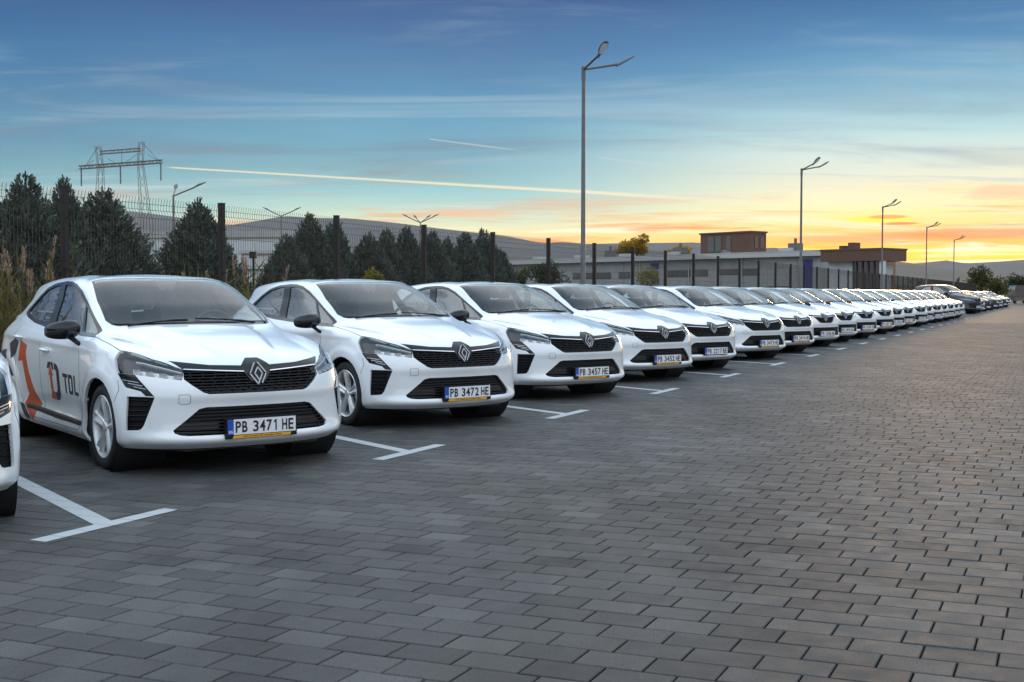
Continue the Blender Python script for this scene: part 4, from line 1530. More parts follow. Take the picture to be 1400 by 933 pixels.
# ---- outlines of the panels and fittings (front view y,z ; side view x,z ; top view x,y)
def dg(pts):
    """3-D points on the front corner -> diagonal view"""
    return [((y-x)*.70710678, z) for x, y, z in pts]


LAMP = dg([(.205,.834,.815),(.262,.847,.752),(.305,.849,.716),(.447,.775,.708),(.56,.66,.692),(.681,.527,.672),(.672,.512,.70),(.656,.507,.745),(.58,.577,.779),(.456,.655,.812),(.301,.724,.849),(.215,.762,.868),(.185,.79,.862)])
LINK = dg([(.300,.849,.7155),(.413,.831,.621),(.524,.761,.595),(.557,.74,.5635),(.606,.692,.5605),(.541,.736,.631),(.450,.775,.7075)])
VENT = dg([(.436,.828,.559),(.558,.74,.5585),(.606,.692,.5560),(.556,.755,.36),(.540,.770,.333),(.52,.785,.326),(.437,.837,.321)])
def both(half):
    return half+[(-y, z) for y, z in half[::-1]]
GRILLE = both([(.045,.808),(.078,.785),(.108,.759),(.33,.768),(.565,.798),(.509,.745),(.515,.678),(.47,.637),(.40,.585),(.36,.572)])
BAR = both([(.045,.8085),(.079,.7855),(.108,.7595),(.33,.7685),(.57,.7995),(.509,.745),(.105,.722),(.088,.70),(.055,.655)])
GRILLE_OLD = both([(.045,.808),(.078,.785),(.108,.759),(.33,.768),(.565,.798),(.50,.735),(.37,.722),(.30,.66),(.235,.60),(.17,.577)])
BAR_OLD = both([(.045,.8085),(.079,.7855),(.108,.7595),(.33,.7685),(.57,.7995),(.50,.735),(.105,.722),(.088,.70),(.055,.655)])
INTAKE = both([(.38,.481),(.425,.470),(.51,.395),(.592,.325),(.585,.305),(.555,.292),(.50,.286)])
INTAKE_OLD = both([(.60,.481),(.65,.462),(.665,.34),(.64,.30),(.60,.29)])
WS = [(-.275,0),(-.285,.25),(-.325,.45),(-.385,.60),(-.43,.645),(-.52,.668),(-.83,.636),(-1.19,.568),(-1.175,.535),(-1.125,.42),(-1.088,.25),(-1.075,0)]
WS = WS+[(x, -y) for x, y in WS[::-1][1:-1]]
HOOD = [(.9,.56),(.60,.565),(.456,.658),(.301,.727),(.185,.792),(.05,.805),(-.15,.806),(-.34,.80),(-.40,.785),(-.42,.70),(-.435,.66),(-.40,.612),(-.34,.462),(-.30,.26),(-.29,0)]
HOOD = HOOD+[(x, -y) for x, y in HOOD[::-1][1:]]
DLO = [(-.342,.945),(-.42,.995),(-.70,1.112),(-.986,1.228),(-1.16,1.30),(-1.341,1.352),(-1.50,1.374),(-1.665,1.379),(-1.90,1.366),(-2.10,1.325),(-2.30,1.245),(-2.44,1.15),(-2.46,1.115),(-2.42,1.095),(-2.30,1.07),(-1.998,1.026),(-1.637,.998),(-1.1,.972),(-.627,.952)]
PANE_F = [(-.70,.982),(-1.10,1.0),(-1.435,1.018),(-1.50,1.12),(-1.615,1.345),(-1.50,1.346),(-1.341,1.325),(-1.18,1.280),(-.965,1.197)]
PANE_R = [(-1.615,1.035),(-1.998,1.056),(-2.27,1.098),(-2.36,1.125),(-2.35,1.15),(-2.22,1.245),(-2.06,1.305),(-1.88,1.338),(-1.76,1.346)]
PANE_T = [(-.655,.980),(-.43,.972),(-.47,.995),(-.70,1.092),(-.915,1.175)]
DOOR_F = [(-.47,.86),(-.455,.70),(-.46,.50),(-.50,.265),(-.55,.235),(-1.535,.235),(-1.53,.60),(-1.545,.90),(-1.545,1.0),(-.5,.935)]
DOOR_R = [(-1.545,.235),(-2.02,.235),(-2.10,.33),(-2.185,.50),(-2.265,.62),(-2.33,.74),(-2.36,.86),(-2.33,1.0),(-2.25,1.09),(-1.545,1.01),(-1.54,.9)]
WELL = [arc(cx, .315, .352, 0, 360, 32)[:-1] for cx in (0, -2.583)]


def cut_body(old, net=NETROWS, step=.03):
    S = Shell(net, step)
    for w in WELL:
        S.cut('left', w, 99); S.cut('right', w, 99)
    S.cut('front', GRILLE_OLD if old else GRILLE, 5)
    S.cut('front', BAR_OLD if old else BAR, 51, only=5)
    S.cut('front', INTAKE_OLD if old else INTAKE, 6)
    for v, r in (('dl', 10), ('dr', 20)):
        S.cut(v, LAMP, r+1)
        if not old:
            S.cut(v, LINK, r+2)
            S.cut(v, VENT, r+3)
    S.cut('top', WS, 30, lim=lambda c: c.z > .95)
    S.cut('top', [(x*.985-.0105, y*.965) for x, y in WS], 31, only=30)
    S.cut('top', HOOD, 32, lim=lambda c: c.z > .74)
    for v, r in (('left', 40), ('right', 50)):
        S.cut(v, DLO, r+1)
        S.cut(v, PANE_F, r+2, only=r+1); S.cut(v, PANE_R, r+3, only=r+1); S.cut(v, PANE_T, r+4, only=r+1)
        S.cut(v, DOOR_F, r+5); S.cut(v, DOOR_R, r+6)
    S.cut('back', both([(.50,1.335),(.56,1.20),(.55,1.12),(.3,1.10)]), 33)
    S.cut('back', [(.84,.98),(.50,.95),(.50,.82),(.60,.80),(.86,.86)], 34, facing=.1)
    S.cut('back', [(-.84,.98),(-.50,.95),(-.50,.82),(-.60,.80),(-.86,.86)], 34, facing=.1)
    return S


def lines(mb, path, w, t, M4):
    """flat strokes (mitred polyline) of width w and thickness t in the plane of M4"""
    for a, b in zip(path, path[1:]):
        a, b = Vector((*a, 0)), Vector((*b, 0))
        d = (b-a).normalized(); s = Vector((-d.y, d.x, 0))*w/2
        a2, b2 = a-d*w*.35, b+d*w*.35
        v = [a2-s, b2-s, b2+s, a2+s]
        vs_ = [M4 @ p for p in v]+[M4 @ (p+Vector((0, 0, t))) for p in v]
        mb.add(vs_, [(3, 2, 1, 0), (4, 5, 6, 7), (0, 1, 5, 4), (1, 2, 6, 5), (2, 3, 7, 6), (3, 0, 4, 7)])


def text_mesh(body, size, name, mat, M4, weight=0.0, sx=1.0, depth=.001, align='CENTER'):
    cu = bpy.data.curves.new('txt', 'FONT')
    cu.body = body; cu.size = size; cu.align_x = align; cu.align_y = 'CENTER'
    cu.extrude = depth; cu.offset = weight; cu.resolution_u = 3
    cu.space_character = 1.06
    o = bpy.data.objects.new('txt', cu)
    COL.objects.link(o)
    dgp = bpy.context.evaluated_depsgraph_get(); dgp.update()
    me = bpy.data.meshes.new_from_object(o.evaluated_get(dgp))
    bpy.data.objects.remove(o); bpy.data.curves.remove(cu)
    me.name = name
    me.transform(M4 @ Matrix.Diagonal((sx, 1, 1, 1)))
    me.materials.clear(); me.materials.append(mat)
    return me


YZ = Matrix(((0, 0, 1, 0), (1, 0, 0, 0), (0, 1, 0, 0), (0, 0, 0, 1)))   # local x->y, y->z, z->x : seen from the front


GLYPH = {}


def plate(parent, text, band=True, x=.836, z=.336):
    mb = MB(); mb.box((x-.018, 0, z-(.010 if band else 0)), (.040, .538, .142 if band else .124))
    p = mb.build('number_plate', M['black_plastic'], parent)
    mb = MB(); mb.box((x+.003, 0, z+.002), (.004, .518, .108)); mb.build('plate_face', M['plate_white'], p)
    mb = MB(); mb.box((x+.005, -.238, z+.002), (.003, .042, .108)); mb.build('country_strip', M['plate_blue'], p)
    def T(me, nm):
        o = bpy.data.objects.new(nm, me); COL.objects.link(o); o.parent = p
    T(text_mesh('BG', .028, 'plate_letters', M['plate_white'], Matrix.Translation((x+.0068, -.238, z-.032)) @ YZ, .0004, .9), 'country_letters')
    k = text.split(' ')
    for s, yy in zip(k, (-.158, .027, .196)):
        wd = {2: .098, 4: .205}[len(s)]
        n_ = len(s); cell = wd/n_
        for q, ch in enumerate(s):
            if ch == '1' and ch not in GLYPH:
                b1 = MB(); b1.prism([(.000, -.0395), (.0095, -.0395), (.0095, .0395), (.002, .0395), (-.012, .026), (-.012, .016), (.000, .025)], 0, .001, YZ)
                GLYPH[ch] = b1.mesh('plate_letter', M['letter'])
            if ch not in GLYPH:
                g_ = text_mesh(ch, .112, 'plate_letter', M['letter'], Matrix.Identity(4), .0022, 1)
                xs = [v.co.x for v in g_.vertices]; ys = [v.co.y for v in g_.vertices]
                wch = cell*(.42 if ch == '1' else .80)
                sc = wch/(max(xs)-min(xs)); sy_ = .079/(max(ys)-min(ys))
                g_.transform(Matrix.Translation((-.5*(max(xs)+min(xs))*sc, -.5*(max(ys)+min(ys))*sy_, 0)) @ Matrix.Diagonal((sc, sy_, 1, 1)))
                g_.transform(YZ)
                GLYPH[ch] = g_
            o = bpy.data.objects.new('plate_letter', GLYPH[ch]); COL.objects.link(o); o.parent = p
            o.location = (x+.0062, yy-wd/2+cell*(q+.5)-(.004 if ch == '1' else 0), z+.002)
    if band:
        mb = MB(); mb.prism([(-.225, z-.078), (.215, z-.078), (.222, z-.057), (-.215, z-.057)], x+.002, x+.006, YZ)
        mb.build('dealer_band', M['plate_yellow'], p)
        T(text_mesh('AUTO  PLOVDIV  BUL. BULGARIA  WWW', .0135, 'plate_letters', M['letter'], Matrix.Translation((x+.0065, 0, z-.0675)) @ YZ, .0001, 1.1), 'band_letters')
    return p


def make_wheel():
    w = empty('wheel')
    t = MB()
    t.lathe([(.222, .07), (.228, .085), (.245, .094), (.268, .098), (.290, .094), (.303, .082), (.309, .068), (.310, .04), (.306, .038), (.306, .034), (.310, .032),
             (.310, .004), (.306, .002), (.306, -.002), (.310, -.004), (.310, -.032), (.306, -.034), (.306, -.038), (.310, -.04), (.309, -.068), (.303, -.082), (.290, -.094), (.22, -.09)], 56)
    t.build('tyre', M['rubber'], w, smooth=50)
    r = MB()
    r.lathe([(.224, .074), (.229, .088), (.224, .092), (.214, .085), (.207, .06), (.205, .0), (.20, -.085)], 48)
    for k in range(5):
        a = 2*math.pi*k/5+math.pi/2
        ca, sa = math.cos(a), math.sin(a)
        def P(rad, tt, h): return (ca*rad-sa*tt, h, sa*rad+ca*tt)
        # broad faceted spoke: ridge lines on both edges, shallow valley in the middle
        secs = [(.022, .030, .070, .066), (.07, .030, .072, .062), (.13, .036, .080, .066), (.175, .047, .086, .070), (.212, .058, .086, .074)]
        vs_, fs = [], []
        for rad, hw, ho, hv in secs:
            vs_ += [P(rad, -hw, ho-.032), P(rad, -hw, ho-.010), P(rad, -hw*.62, ho), P(rad, 0, hv), P(rad, hw*.62, ho), P(rad, hw, ho-.010), P(rad, hw, ho-.032)]
        for i in range(len(secs)-1):
            for j in range(6):
                q = i*7+j
                fs.append((q, q+1, q+8, q+7))
        r.add(vs_, fs)
    r.lathe([(.0, .078), (.030, .078), (.034, .072), (.034, .05)], 20)
    r.build('rim', M['alloy'], w, smooth=25)
    b = MB()
    b.lathe([(.0, .0), (.20, .0)], 30); b.build('wheel_hub', M['dark_metal'], w)
    b = MB(); b.lathe([(.06, .02), (.06, .028), (.132, .028), (.132, .015)], 30); b.build('brake_disc', M['satin'], w, smooth=30)
    return w


M['dark_metal'] = principled('dark_metal', (.03, .03, .032), .5, metal=.5)
M['dark_lamp'] = principled('lamp_housing', (.022, .023, .026), .2, metal=.5)
M['lamp_white'] = principled('lamp_light_guide', (.72, .74, .76), .25)
M['reflector'] = principled('lamp_reflector', (.66, .67, .69), .22, metal=.35)
M['mirror_glass'] = principled('mirror_glass', (.5, .52, .55), .03, metal=1.0)
M['red_lens'] = principled('red_lens', (.35, .01, .012), .15)


def build_hatch(old=False, net=NETROWS, name='parked_car', badge=True, step=.03, zs=1.0):
    S = cut_body(old, net, step)
    car = empty(name)
    S.extract((0, 34), 'body', M['paint'], car, lip=.02)
    S.extract(32, 'hood', M['paint'], car, lip=.012)
    # grille
    g = S.extract(5, 'grille', M['gloss_black'], car, offset=-.035)
    mb = MB()
    for z in np.arange(.583, .742, .0205):
        # width of the opening at this height
        P = GRILLE_OLD if old else GRILLE
        ys = [a+(b-a)*(z-c)/(d-c) for (a, c), (b, d) in zip(P, P[1:]+P[:1]) if (c > z) != (d > z)]
        if not ys: continue
        w = max(ys)-.004
        n = max(6, int(2*w/.04))
        pts = []
        for k in range(n+1):
            h = S.hit('front', -w+2*w*k/n, z)
            if h[0] is not None: pts.append(h[0]-Vector((.008, 0, 0)))
        mb2 = []
        for a, b in zip(pts, pts[1:]):
            mb.add([a+Vector((0, 0, .004)), b+Vector((0, 0, .004)), b+Vector((.003, 0, -.003)), a+Vector((.003, 0, -.003)), a+Vector((-.02, 0, .004)), b+Vector((-.02, 0, .004))],
                   [(0, 1, 2, 3), (0, 4, 5, 1)])
        for k in range(1, n):
            if k % 2 == int(z*1000) % 2: mb.box(pts[min(k, len(pts)-1)]+Vector((-.010, 0, .009)), (.01, .012, .010))
    mb.build('grille_bars', M['black_plastic'], g)['kind'] = 'stuff'
    S.extract(51, 'grille_bar', M['gloss_black'], car, offset=.002, lip=.04)
    mb = MB()
    lowbar = [(.100, .7215), (.30, .733), (.505, .7445)]
    for s in (1, -1):
        S.seam(mb, 'front', [(s*y, z) for y, z in lowbar], w=.007, up=.006)
    if old:
        S.seam(mb, 'front', [(.50, .735), (.37, .722), (.30, .66), (.235, .60), (.17, .577), (-.17, .577), (-.235, .60), (-.30, .66), (-.37, .722), (-.50, .735)], w=.012, up=.004)
    mb.build('chrome_strip', M['chrome'], car)
    # lower intake
    g = S.extract(6, 'lower_grille', M['gloss_black'], car, offset=-.04)
    mb = MB()
    for z in np.arange(.300, .478, .024):
        P = INTAKE_OLD if old else INTAKE
        ys = [a+(b-a)*(z-c)/(d-c) for (a, c), (b, d) in zip(P, P[1:]+P[:1]) if (c > z) != (d > z)]
        if not ys: continue
        w = max(ys)-.004
        H = S.drape('front', [(-w, z), (w, z)], step=.05)
        pts = [h[0]-Vector((.016, 0, 0)) for h in H]
        for a, b in zip(pts, pts[1:]):
            mb.add([a+Vector((0, 0, .005)), b+Vector((0, 0, .005)), b+Vector((.002, 0, -.004)), a+Vector((.002, 0, -.004)), a+Vector((-.02, 0, .005)), b+Vector((-.02, 0, .005))],
                   [(0, 1, 2, 3), (0, 4, 5, 1)])
    mb.build('intake_bars', M['black_plastic'], g)['kind'] = 'stuff'
    # badge
    if badge:
        Mb = Matrix.Translation((.772, 0, .706)) @ Matrix.Rotation(R(-9), 4, 'Y') @ YZ
        hh, hw = .058, .062
        b = MB(); b.prism([(0, 1.5*hh), (1.25*hw, 0), (0, -1.55*hh), (-1.25*hw, 0)], -.03, 0.0, Mb)
        bo = b.build('badge', M['gloss_black'], car)
        b = MB()
        sc = lambda L_: [(x*hw, y*hh) for x, y in L_]
        for path in ([(-.42, 1.28), (-1.0, 0), (-.05, -1.32)], [(.0, .80), (-.42, 0), (.06, -.72)], [(.0, 1.36), (1.0, .05), (.45, -1.18)], [(.0, .80), (.52, .0), (-.05, -1.32)]):
            lines(b, sc(path), .0092, .005, Mb)
        b.build('emblem', M['satin'], bo)
    # lamps
    for sy, r in ((1, 10), (-1, 20)):
        v = 'dl' if sy > 0 else 'dr'
        hl = S.extract(r+1, 'headlight', M['lens'], car, offset=.001)
        S.extract(r+1, 'lamp_housing', M['dark_lamp'], hl, offset=-.045)
        mb = MB()
        S.patch(mb, v, dg([(.44, .775, .714), (.56, .655, .698), (.668, .535, .679), (.660, .522, .700), (.55, .628, .728), (.46, .705, .742), (.40, .765, .748)]), up=-.030)
        mb.build('bezel', M['reflector'], hl)
        mb = MB()
        S_lip = None
        # light guide along the upper inner edge, hooking down at the outer end
        up_ = dg([(.655, .515, .722), (.56, .59, .752), (.44, .665, .782), (.35, .71, .795)])
        H = S.drape(v, up_, step=.03)
        for (p, n), (q, m) in zip(H, H[1:]):
            a, b = p-n*.010, q-m*.010
            mb.add([a, b, b+Vector((0, 0, .008)), a+Vector((0, 0, .008)), a-n*.02, b-m*.02, b-m*.02+Vector((0, 0, .008)), a-n*.02+Vector((0, 0, .008))], [(0, 1, 2, 3), (4, 5, 1, 0), (3, 2, 6, 7)])
        mb.build('light_guide', M['lamp_white'], hl)
        for k in range(4):
            t = k/3
            x, y, z = .645-.24*t, .535+.19*t, .700+.032*t
            h = S.hit(v, (y-x)*.7071, z)
            if h[0] is None: continue
            p, n = h
            mb = MB()
            yaw = math.atan2(n.y, n.x)
            Mr = Matrix.Rotation(yaw, 3, 'Z')
            c = p-n*.018
            w_, hgt = .028, .013+.002*k
            # small open reflector cell
            vs_ = [Mr @ Vector((.012, a*w_, b_*hgt)) for a, b_ in ((-1, -1), (1, -1), (1, 1), (-1, 1))]+[Mr @ Vector((-.012, a*w_*.5, b_*hgt*.5)) for a, b_ in ((-1, -1), (1, -1), (1, 1), (-1, 1))]
            mb.add([c+q for q in vs_], [(4, 5, 6, 7), (0, 1, 5, 4), (1, 2, 6, 5), (2, 3, 7, 6), (3, 0, 4, 7)])
            mb.build('reflector', M['reflector'], hl)
        if old:
            # bracket of daytime light round the outer end
            mb = MB()
            S.seam(mb, v, dg([(.24, .842, .78), (.30, .849, .722), (.44, .778, .71)]), w=.014, up=.003)
            mb.build('daytime_light', M['lamp_white'], hl)
        if not old:
            S.extract(r+2, 'daytime_light', M['gloss_black'], car, offset=-.004, lip=.02)
            vt = S.extract(r+3, 'air_vent', M['black_plastic'], car, offset=-.03)
            mb = MB()
            for k in range(6):
                z = .352+k*.036
                xi = .556+.05*(z-.36)/.2
                H = S.drape(v, dg([(.445, .828, z), (xi-.01, .75, z)]), step=.03)
                for (p, n), (q, m) in zip(H, H[1:]):
                    a, b = p-n*.010, q-m*.010
                    mb.add([a, b, b-m*.02+Vector((0, 0, -.008)), a-n*.02+Vector((0, 0, -.008)), a+Vector((0, 0, .006)), b+Vector((0, 0, .006))], [(0, 1, 5, 4), (0, 1, 2, 3)])
            mb.build('vent_fins', M['gloss_black'], vt)['kind'] = 'stuff'
            mb = MB()
            for k in range(3):
                S.seam(mb, v, dg([(.37+.05*k, .835-.02*k, .672-.022*k), (.49+.03*k, .76-.012*k, .655-.022*k)]), w=.005, up=-.0005)
            mb.build('light_strip', M['satin'], car)
    mb = MB()
    for s in (1, -1):
        S.seam(mb, 'top', [(x, s*y) for x, y in [(.605, .563), (.456, .658), (.301, .727), (.185, .792), (.05, .805), (-.15, .806), (-.34, .80), (-.40, .785)]], w=.006)
    S.seam(mb, 'front', [(.57, .8005), (.33, .770), (.108, .761), (.078, .788), (.045, .811), (-.045, .811), (-.078, .788), (-.108, .761), (-.33, .770), (-.57, .8005)], w=.006)
    mb.build('bonnet_joint', M['seam'], car)
    # glass
    S.extract(30, 'windscreen_edge', M['gloss_black'], car, offset=-.002)
    S.extract(31, 'windscreen', M['glass'], car, offset=-.003)
    S.extract(33, 'rear_window', M['dark_glass'], car)
    for sy, r in ((1, 40), (-1, 50)):
        v = 'left' if sy > 0 else 'right'
        S.extract(r+1, 'window_frame', M['gloss_black'], car, offset=-.002, lip=.012)
        S.extract(r+2, 'side_window', M['side_glass'], car, offset=-.006)
        S.extract(r+3, 'side_window', M['dark_glass'], car, offset=-.006)
        S.extract(r+4, 'quarter_window', M['side_glass'], car, offset=-.006)
        for q, pol in ((5, DOOR_F), (6, DOOR_R)):
            d = S.extract(r+q, 'door', M['paint'], car, lip=.006)
            hx = (-1.255, -1.475, .815) if q == 5 else (-2.06, -2.28, .90)
            if q == 5 or True:
                mb = MB()
                pts = []
                for k in range(7):
                    t = k/6
                    h = S.hit(v, hx[0]+(hx[1]-hx[0])*t, hx[2]+.012*t)
                    pts.append(h[0]+Vector((0, sy*(.030*math.sin(math.pi*min(1, max(0, t*1.0)))**.6+.002), 0)))
                mb.tube(pts, [.010, .014, .016, .016, .016, .014, .010], 10, squash=.8)
                mb.build('door_handle', M['paint'], d, smooth=True)
        mb = MB()
        S.seam(mb, v, DOOR_F[:8]); S.seam(mb, v, DOOR_R[:8])
        S.seam(mb, v, [(.33, .665), (.36, .60), (.335, .52)], w=.004)
        mb.build('panel_joint', M['seam'], car)
        # sill trim
        mb = MB()
        H0 = S.drape(v, [(-.47, .290), (-1.2, .297), (-2.0, .318)], step=.06)
        vs_, fs = [], []
        n0 = len(H0)
        for k, (p, n) in enumerate(H0):
            t = k/(n0-1)
            w = .020+.006*math.sin(math.pi*t)
            e = .012 if 0 < k < n0-1 else .002
            vs_ += [p+Vector((0, 0, w)), p+Vector((0, sy*e, w*.5)), p+Vector((0, sy*(e+.003), -w*.5)), p+Vector((0, 0, -w))]
        for k in range(n0-1):
            for j in range(3):
                q = k*4+j
                fs.append((q, q+1, q+5, q+4))
        mb.add(vs_, fs)
        mb.build('door_trim', M['black_plastic'], car, smooth=30)
        # mirror: rounded shell, foot and glass
        mr = MB()
        prof = []
        nu, nv = 14, 10
        c = Vector((-.565, sy*.972, 1.0))
        for i in range(nu+1):
            th = math.pi*i/nu
            for j in range(nv):
                ph = 2*math.pi*j/nv
                X = math.cos(th); rr = math.sin(th)**.55
                yy = X*.122
                dx = math.cos(ph)*rr*(.075 if math.cos(ph) > 0 else .045)
                dz = math.sin(ph)*rr*.074*(1-.10*X)
                vs1 = c+Vector((dx-.06*max(0, X)*1.0, sy*yy, dz-.012*X))
                prof.append(vs1)
        fs = [(i*nv+j, i*nv+(j+1) % nv, (i+1)*nv+(j+1) % nv, (i+1)*nv+j) for i in range(nu) for j in range(nv)]
        mr.add(prof, fs)
        mo = mr.build('wing_mirror', M['gloss_black'], car, smooth=True)
        mb = MB()
        mb.tube([(-.47, sy*.845, .875), (-.51, sy*.885, .905), (-.56, sy*.935, .955)], [.036, .028, .034], 10, squash=.55)
        mb.build('mirror_foot', M['black_plastic'], mo, smooth=True)
        mb = MB(); mb.prism([(.09*math.cos(a)*(1 if math.cos(a) > 0 else 1.1), .055*math.sin(a)) for a in np.arange(0, 6.28, .4)], 0, .004,
                            Matrix.Translation((-.624, sy*.99, .985)) @ YZ)
        mb.build('mirror_glass', M['mirror_glass'], mo)
    # cowl, wipers
    mb = MB()
    nn = 24
    vs_, fs = [], []
    for k in range(nn+1):
        y = -.63+1.26*k/nn
        xr = -.29-.15*(abs(y)/.63)**2.6
        h = S.hit('top', xr, y)
        p = h[0]
        vs_ += [p+Vector((.028, 0, .001)), p+Vector((-.03, 0, .012))]
    for k in range(nn): fs.append((k*2, k*2+1, k*2+3, k*2+2))
    mb.add(vs_, fs); mb.build('scuttle', M['black_plastic'], car, smooth=True)
    for a, b in (((-.30, -.10), (-.335, -.56)), ((-.30, .46), (-.345, -.02))):
        mb = MB()
        pts = []
        for k in range(9):
            t = k/8
            h = S.hit('top', a[0]+(b[0]-a[0])*t, a[1]+(b[1]-a[1])*t)
            pts.append(h[0]+Vector((0, 0, .022-.012*t)))
        mb.tube(pts, [.009]*3+[.006]*6, 6)
        mb.build('wiper', M['black_plastic'], car)
    # tow cap, rear lamps
    mb = MB(); S.seam(mb, 'front', [(-.555, .572), (-.49, .572), (-.484, .56), (-.484, .517), (-.495, .507), (-.545, .507), (-.556, .517)], close=True, w=.003)
    mb.build('tow_cover', M['seam'], car)
    for s in (1, -1):
        mb = MB(); S.patch(mb, 'back', [(s*.48, .93), (s*.80, .97), (s*.83, .88), (s*.62, .84), (s*.50, .86)], up=.012)
        mb.build('tail_light', M['red_lens'], car, smooth=True)
    # wheels and wells
    w = make_wheel()
    w.parent = car
    w.location = (0, -.775, .31)
    w.rotation_euler = (0, 0, math.pi)
    for x, y in ((0, .775), (-2.583, -.775), (-2.583, .775)):
        c = copy_tree(w, car)
        c.location = (x, y, .31)
        c.rotation_euler = (0, R(random.uniform(0, 72)), 0 if y > 0 else math.pi)
    for sy in (1, -1):
        for cx in (0, -2.583):
            mb = MB()
            mb.lathe([(.354, sy*.868), (.356, sy*.5), (.02, sy*.5)], 32, c=(cx, 0, .315))
            mb.build('wheel_arch', M['seam'], car, smooth=40)
    # underside
    mb = MB()
    mb.prism([(.66, .5), (.36, .74), (.36, .48), (-.36, .48), (-.36, .80), (-2.2, .80), (-2.2, .48), (-2.95, .48), (-3.1, .4), (-3.1, -.4), (-2.95, -.48), (-2.2, -.48), (-2.2, -.80), (-.36, -.80), (-.36, -.48), (.36, -.48), (.36, -.74), (.66, -.5)], .17, .23)
    mb.build('underside', M['seam'], car)
    # cabin
    cabin = MB()
    cabin.prism([(-.50, .62), (-.50, -.62), (-2.6, -.62), (-2.6, .62)], .52, .56)
    cabin.prism([(-.40, .66), (-.62, .70), (-.80, .66), (-.80, -.66), (-.62, -.70), (-.40, -.66)], .80, .985)
    co = cabin.build('dashboard', M['dash'], car)
    mb = MB(); mb.lathe([(.0, 0), (.14, 0), (.145, .04), (0, .06)], 20, 'X')
    for y in (.36, -.36):
        seat_ = MB()
        def seat(y, x):
            s_ = MB()
            s_.prism([(-.25, .0), (-.23, .14), (.23, .16), (.25, .0)], -.24, .24, Matrix.Translation((x, y, .60)) @ Matrix.Rotation(R(90), 4, 'X'))
            s_.prism([(0, 0), (.02, .30), (-.02, .60), (-.10, .62), (-.13, .3), (-.13, 0)], -.23, .23, Matrix.Translation((x-.24, y, .62)) @ Matrix.Rotation(R(90), 4, 'X') @ Matrix.Rotation(R(14), 4, 'Z'))
            s_.tube([(x-.38, y-.12, 1.25), (x-.40, y, 1.33), (x-.38, y+.12, 1.25)], .02, 6)
            so = s_.build('seat', M['interior'], car, smooth=40)
            hb = MB()
            hb.prism([(-.125, 0), (-.13, .12), (-.10, .17), (.10, .17), (.13, .12), (.125, 0), (.10, -.03), (-.10, -.03)], -.05, .05, Matrix.Translation((x-.40, y, 1.24)) @ Matrix(((0, 0, 1, 0), (1, 0, 0, 0), (0, 1, 0, 0), (0, 0, 0, 1))))
            hb.build('headrest', M['interior'], so, smooth=40)
        seat(y, -1.15)
    mb = MB()
    mb.prism([(0, 0), (.0, .38), (-.12, .42), (-.14, 0)], -.62, .62, Matrix.Translation((-2.15, 0, .62)) @ Matrix.Rotation(R(90), 4, 'X') @ Matrix.Rotation(R(12), 4, 'Z'))
    for y in (-.38, .38): mb.box((-2.30, y, 1.07), (.08, .24, .12))
    mb.build('rear_seat', M['interior'], car)
    mb = MB()
    tor = []
    cc = Vector((-.83, .36, .96)); ax = Matrix.Rotation(R(-25), 3, 'Y')
    pts = [cc+ax @ Vector((0, .185*math.cos(t), .185*math.sin(t))) for t in np.linspace(0, 2*math.pi, 25)]
    mb.tube(pts, .015, 6)
    mb.tube([cc+ax @ Vector((0, -.18, 0)), cc, cc+ax @ Vector((0, .18, 0))], .022, 6)
    mb.tube([cc, cc+Vector((.25, 0, -.12))], .035, 6)
    mb.build('steering_wheel', M['dash'], car, smooth=True)
    mb = MB()
    mb.prism([(-.10, .0), (.10, .0), (.055, -.09), (.03, -.10), (0, -.082), (-.03, -.10), (-.055, -.09)], -.02, .02, Matrix.Translation((-1.075, 0, 1.375)) @ Matrix.Rotation(R(-28), 4, 'Y') @ YZ)
    mb.build('rear_view_mirror', M['dash'], car)
    return car, S

# ================================================================ the row of cars
BASE = Vector((-2.275, 9.063, 0))
new_car, S_new = build_hatch(False, step=.024)
old_car, S_old = build_hatch(True, step=.04)
ROWGROUP = 'white hatchbacks parked in the angled row'
ords = ['', 'first', 'second', 'third', 'fourth', 'fifth', 'sixth', 'seventh', 'eighth', 'ninth', 'tenth', 'eleventh', 'twelfth', 'thirteenth', 'fourteenth', 'fifteenth', 'sixteenth', 'seventeenth', 'eighteenth', 'nineteenth', 'twentieth']
INV = [0, 9.03, 12.12, 15.29, 18.3, 20.8, 24.3, 27.0, 30.1, 33.0, 35.8, 39.7, 42.6, 45.2, 48.9, 52.0, 55.2, 58.0, 60.6, 64.1, 66.8]
PLATES = ['PB 3469 HE', 'PB 3471 HE', 'PB 3472 HE', 'PB 3457 HE', 'PB 3452 HE', 'PB 2217 BE', 'PB 3473 HE', 'PB 3474 HE', 'PB 2586 HB', 'PB 5993 HA', 'PB 4290 TB', 'PB 4287 TB', 'PB 5990 HA', 'PB 4291 TB', 'PB 5987 HA', 'PB 4286 TB', 'PB 5992 HA', 'PB 4288 TB', 'PB 5996 HA', 'PB 4292 TB', 'PB 5991 HA']
YELLOW = {1, 2, 3, 4, 6, 7, 10, 11, 13, 17}
first_new, first_old = True, True
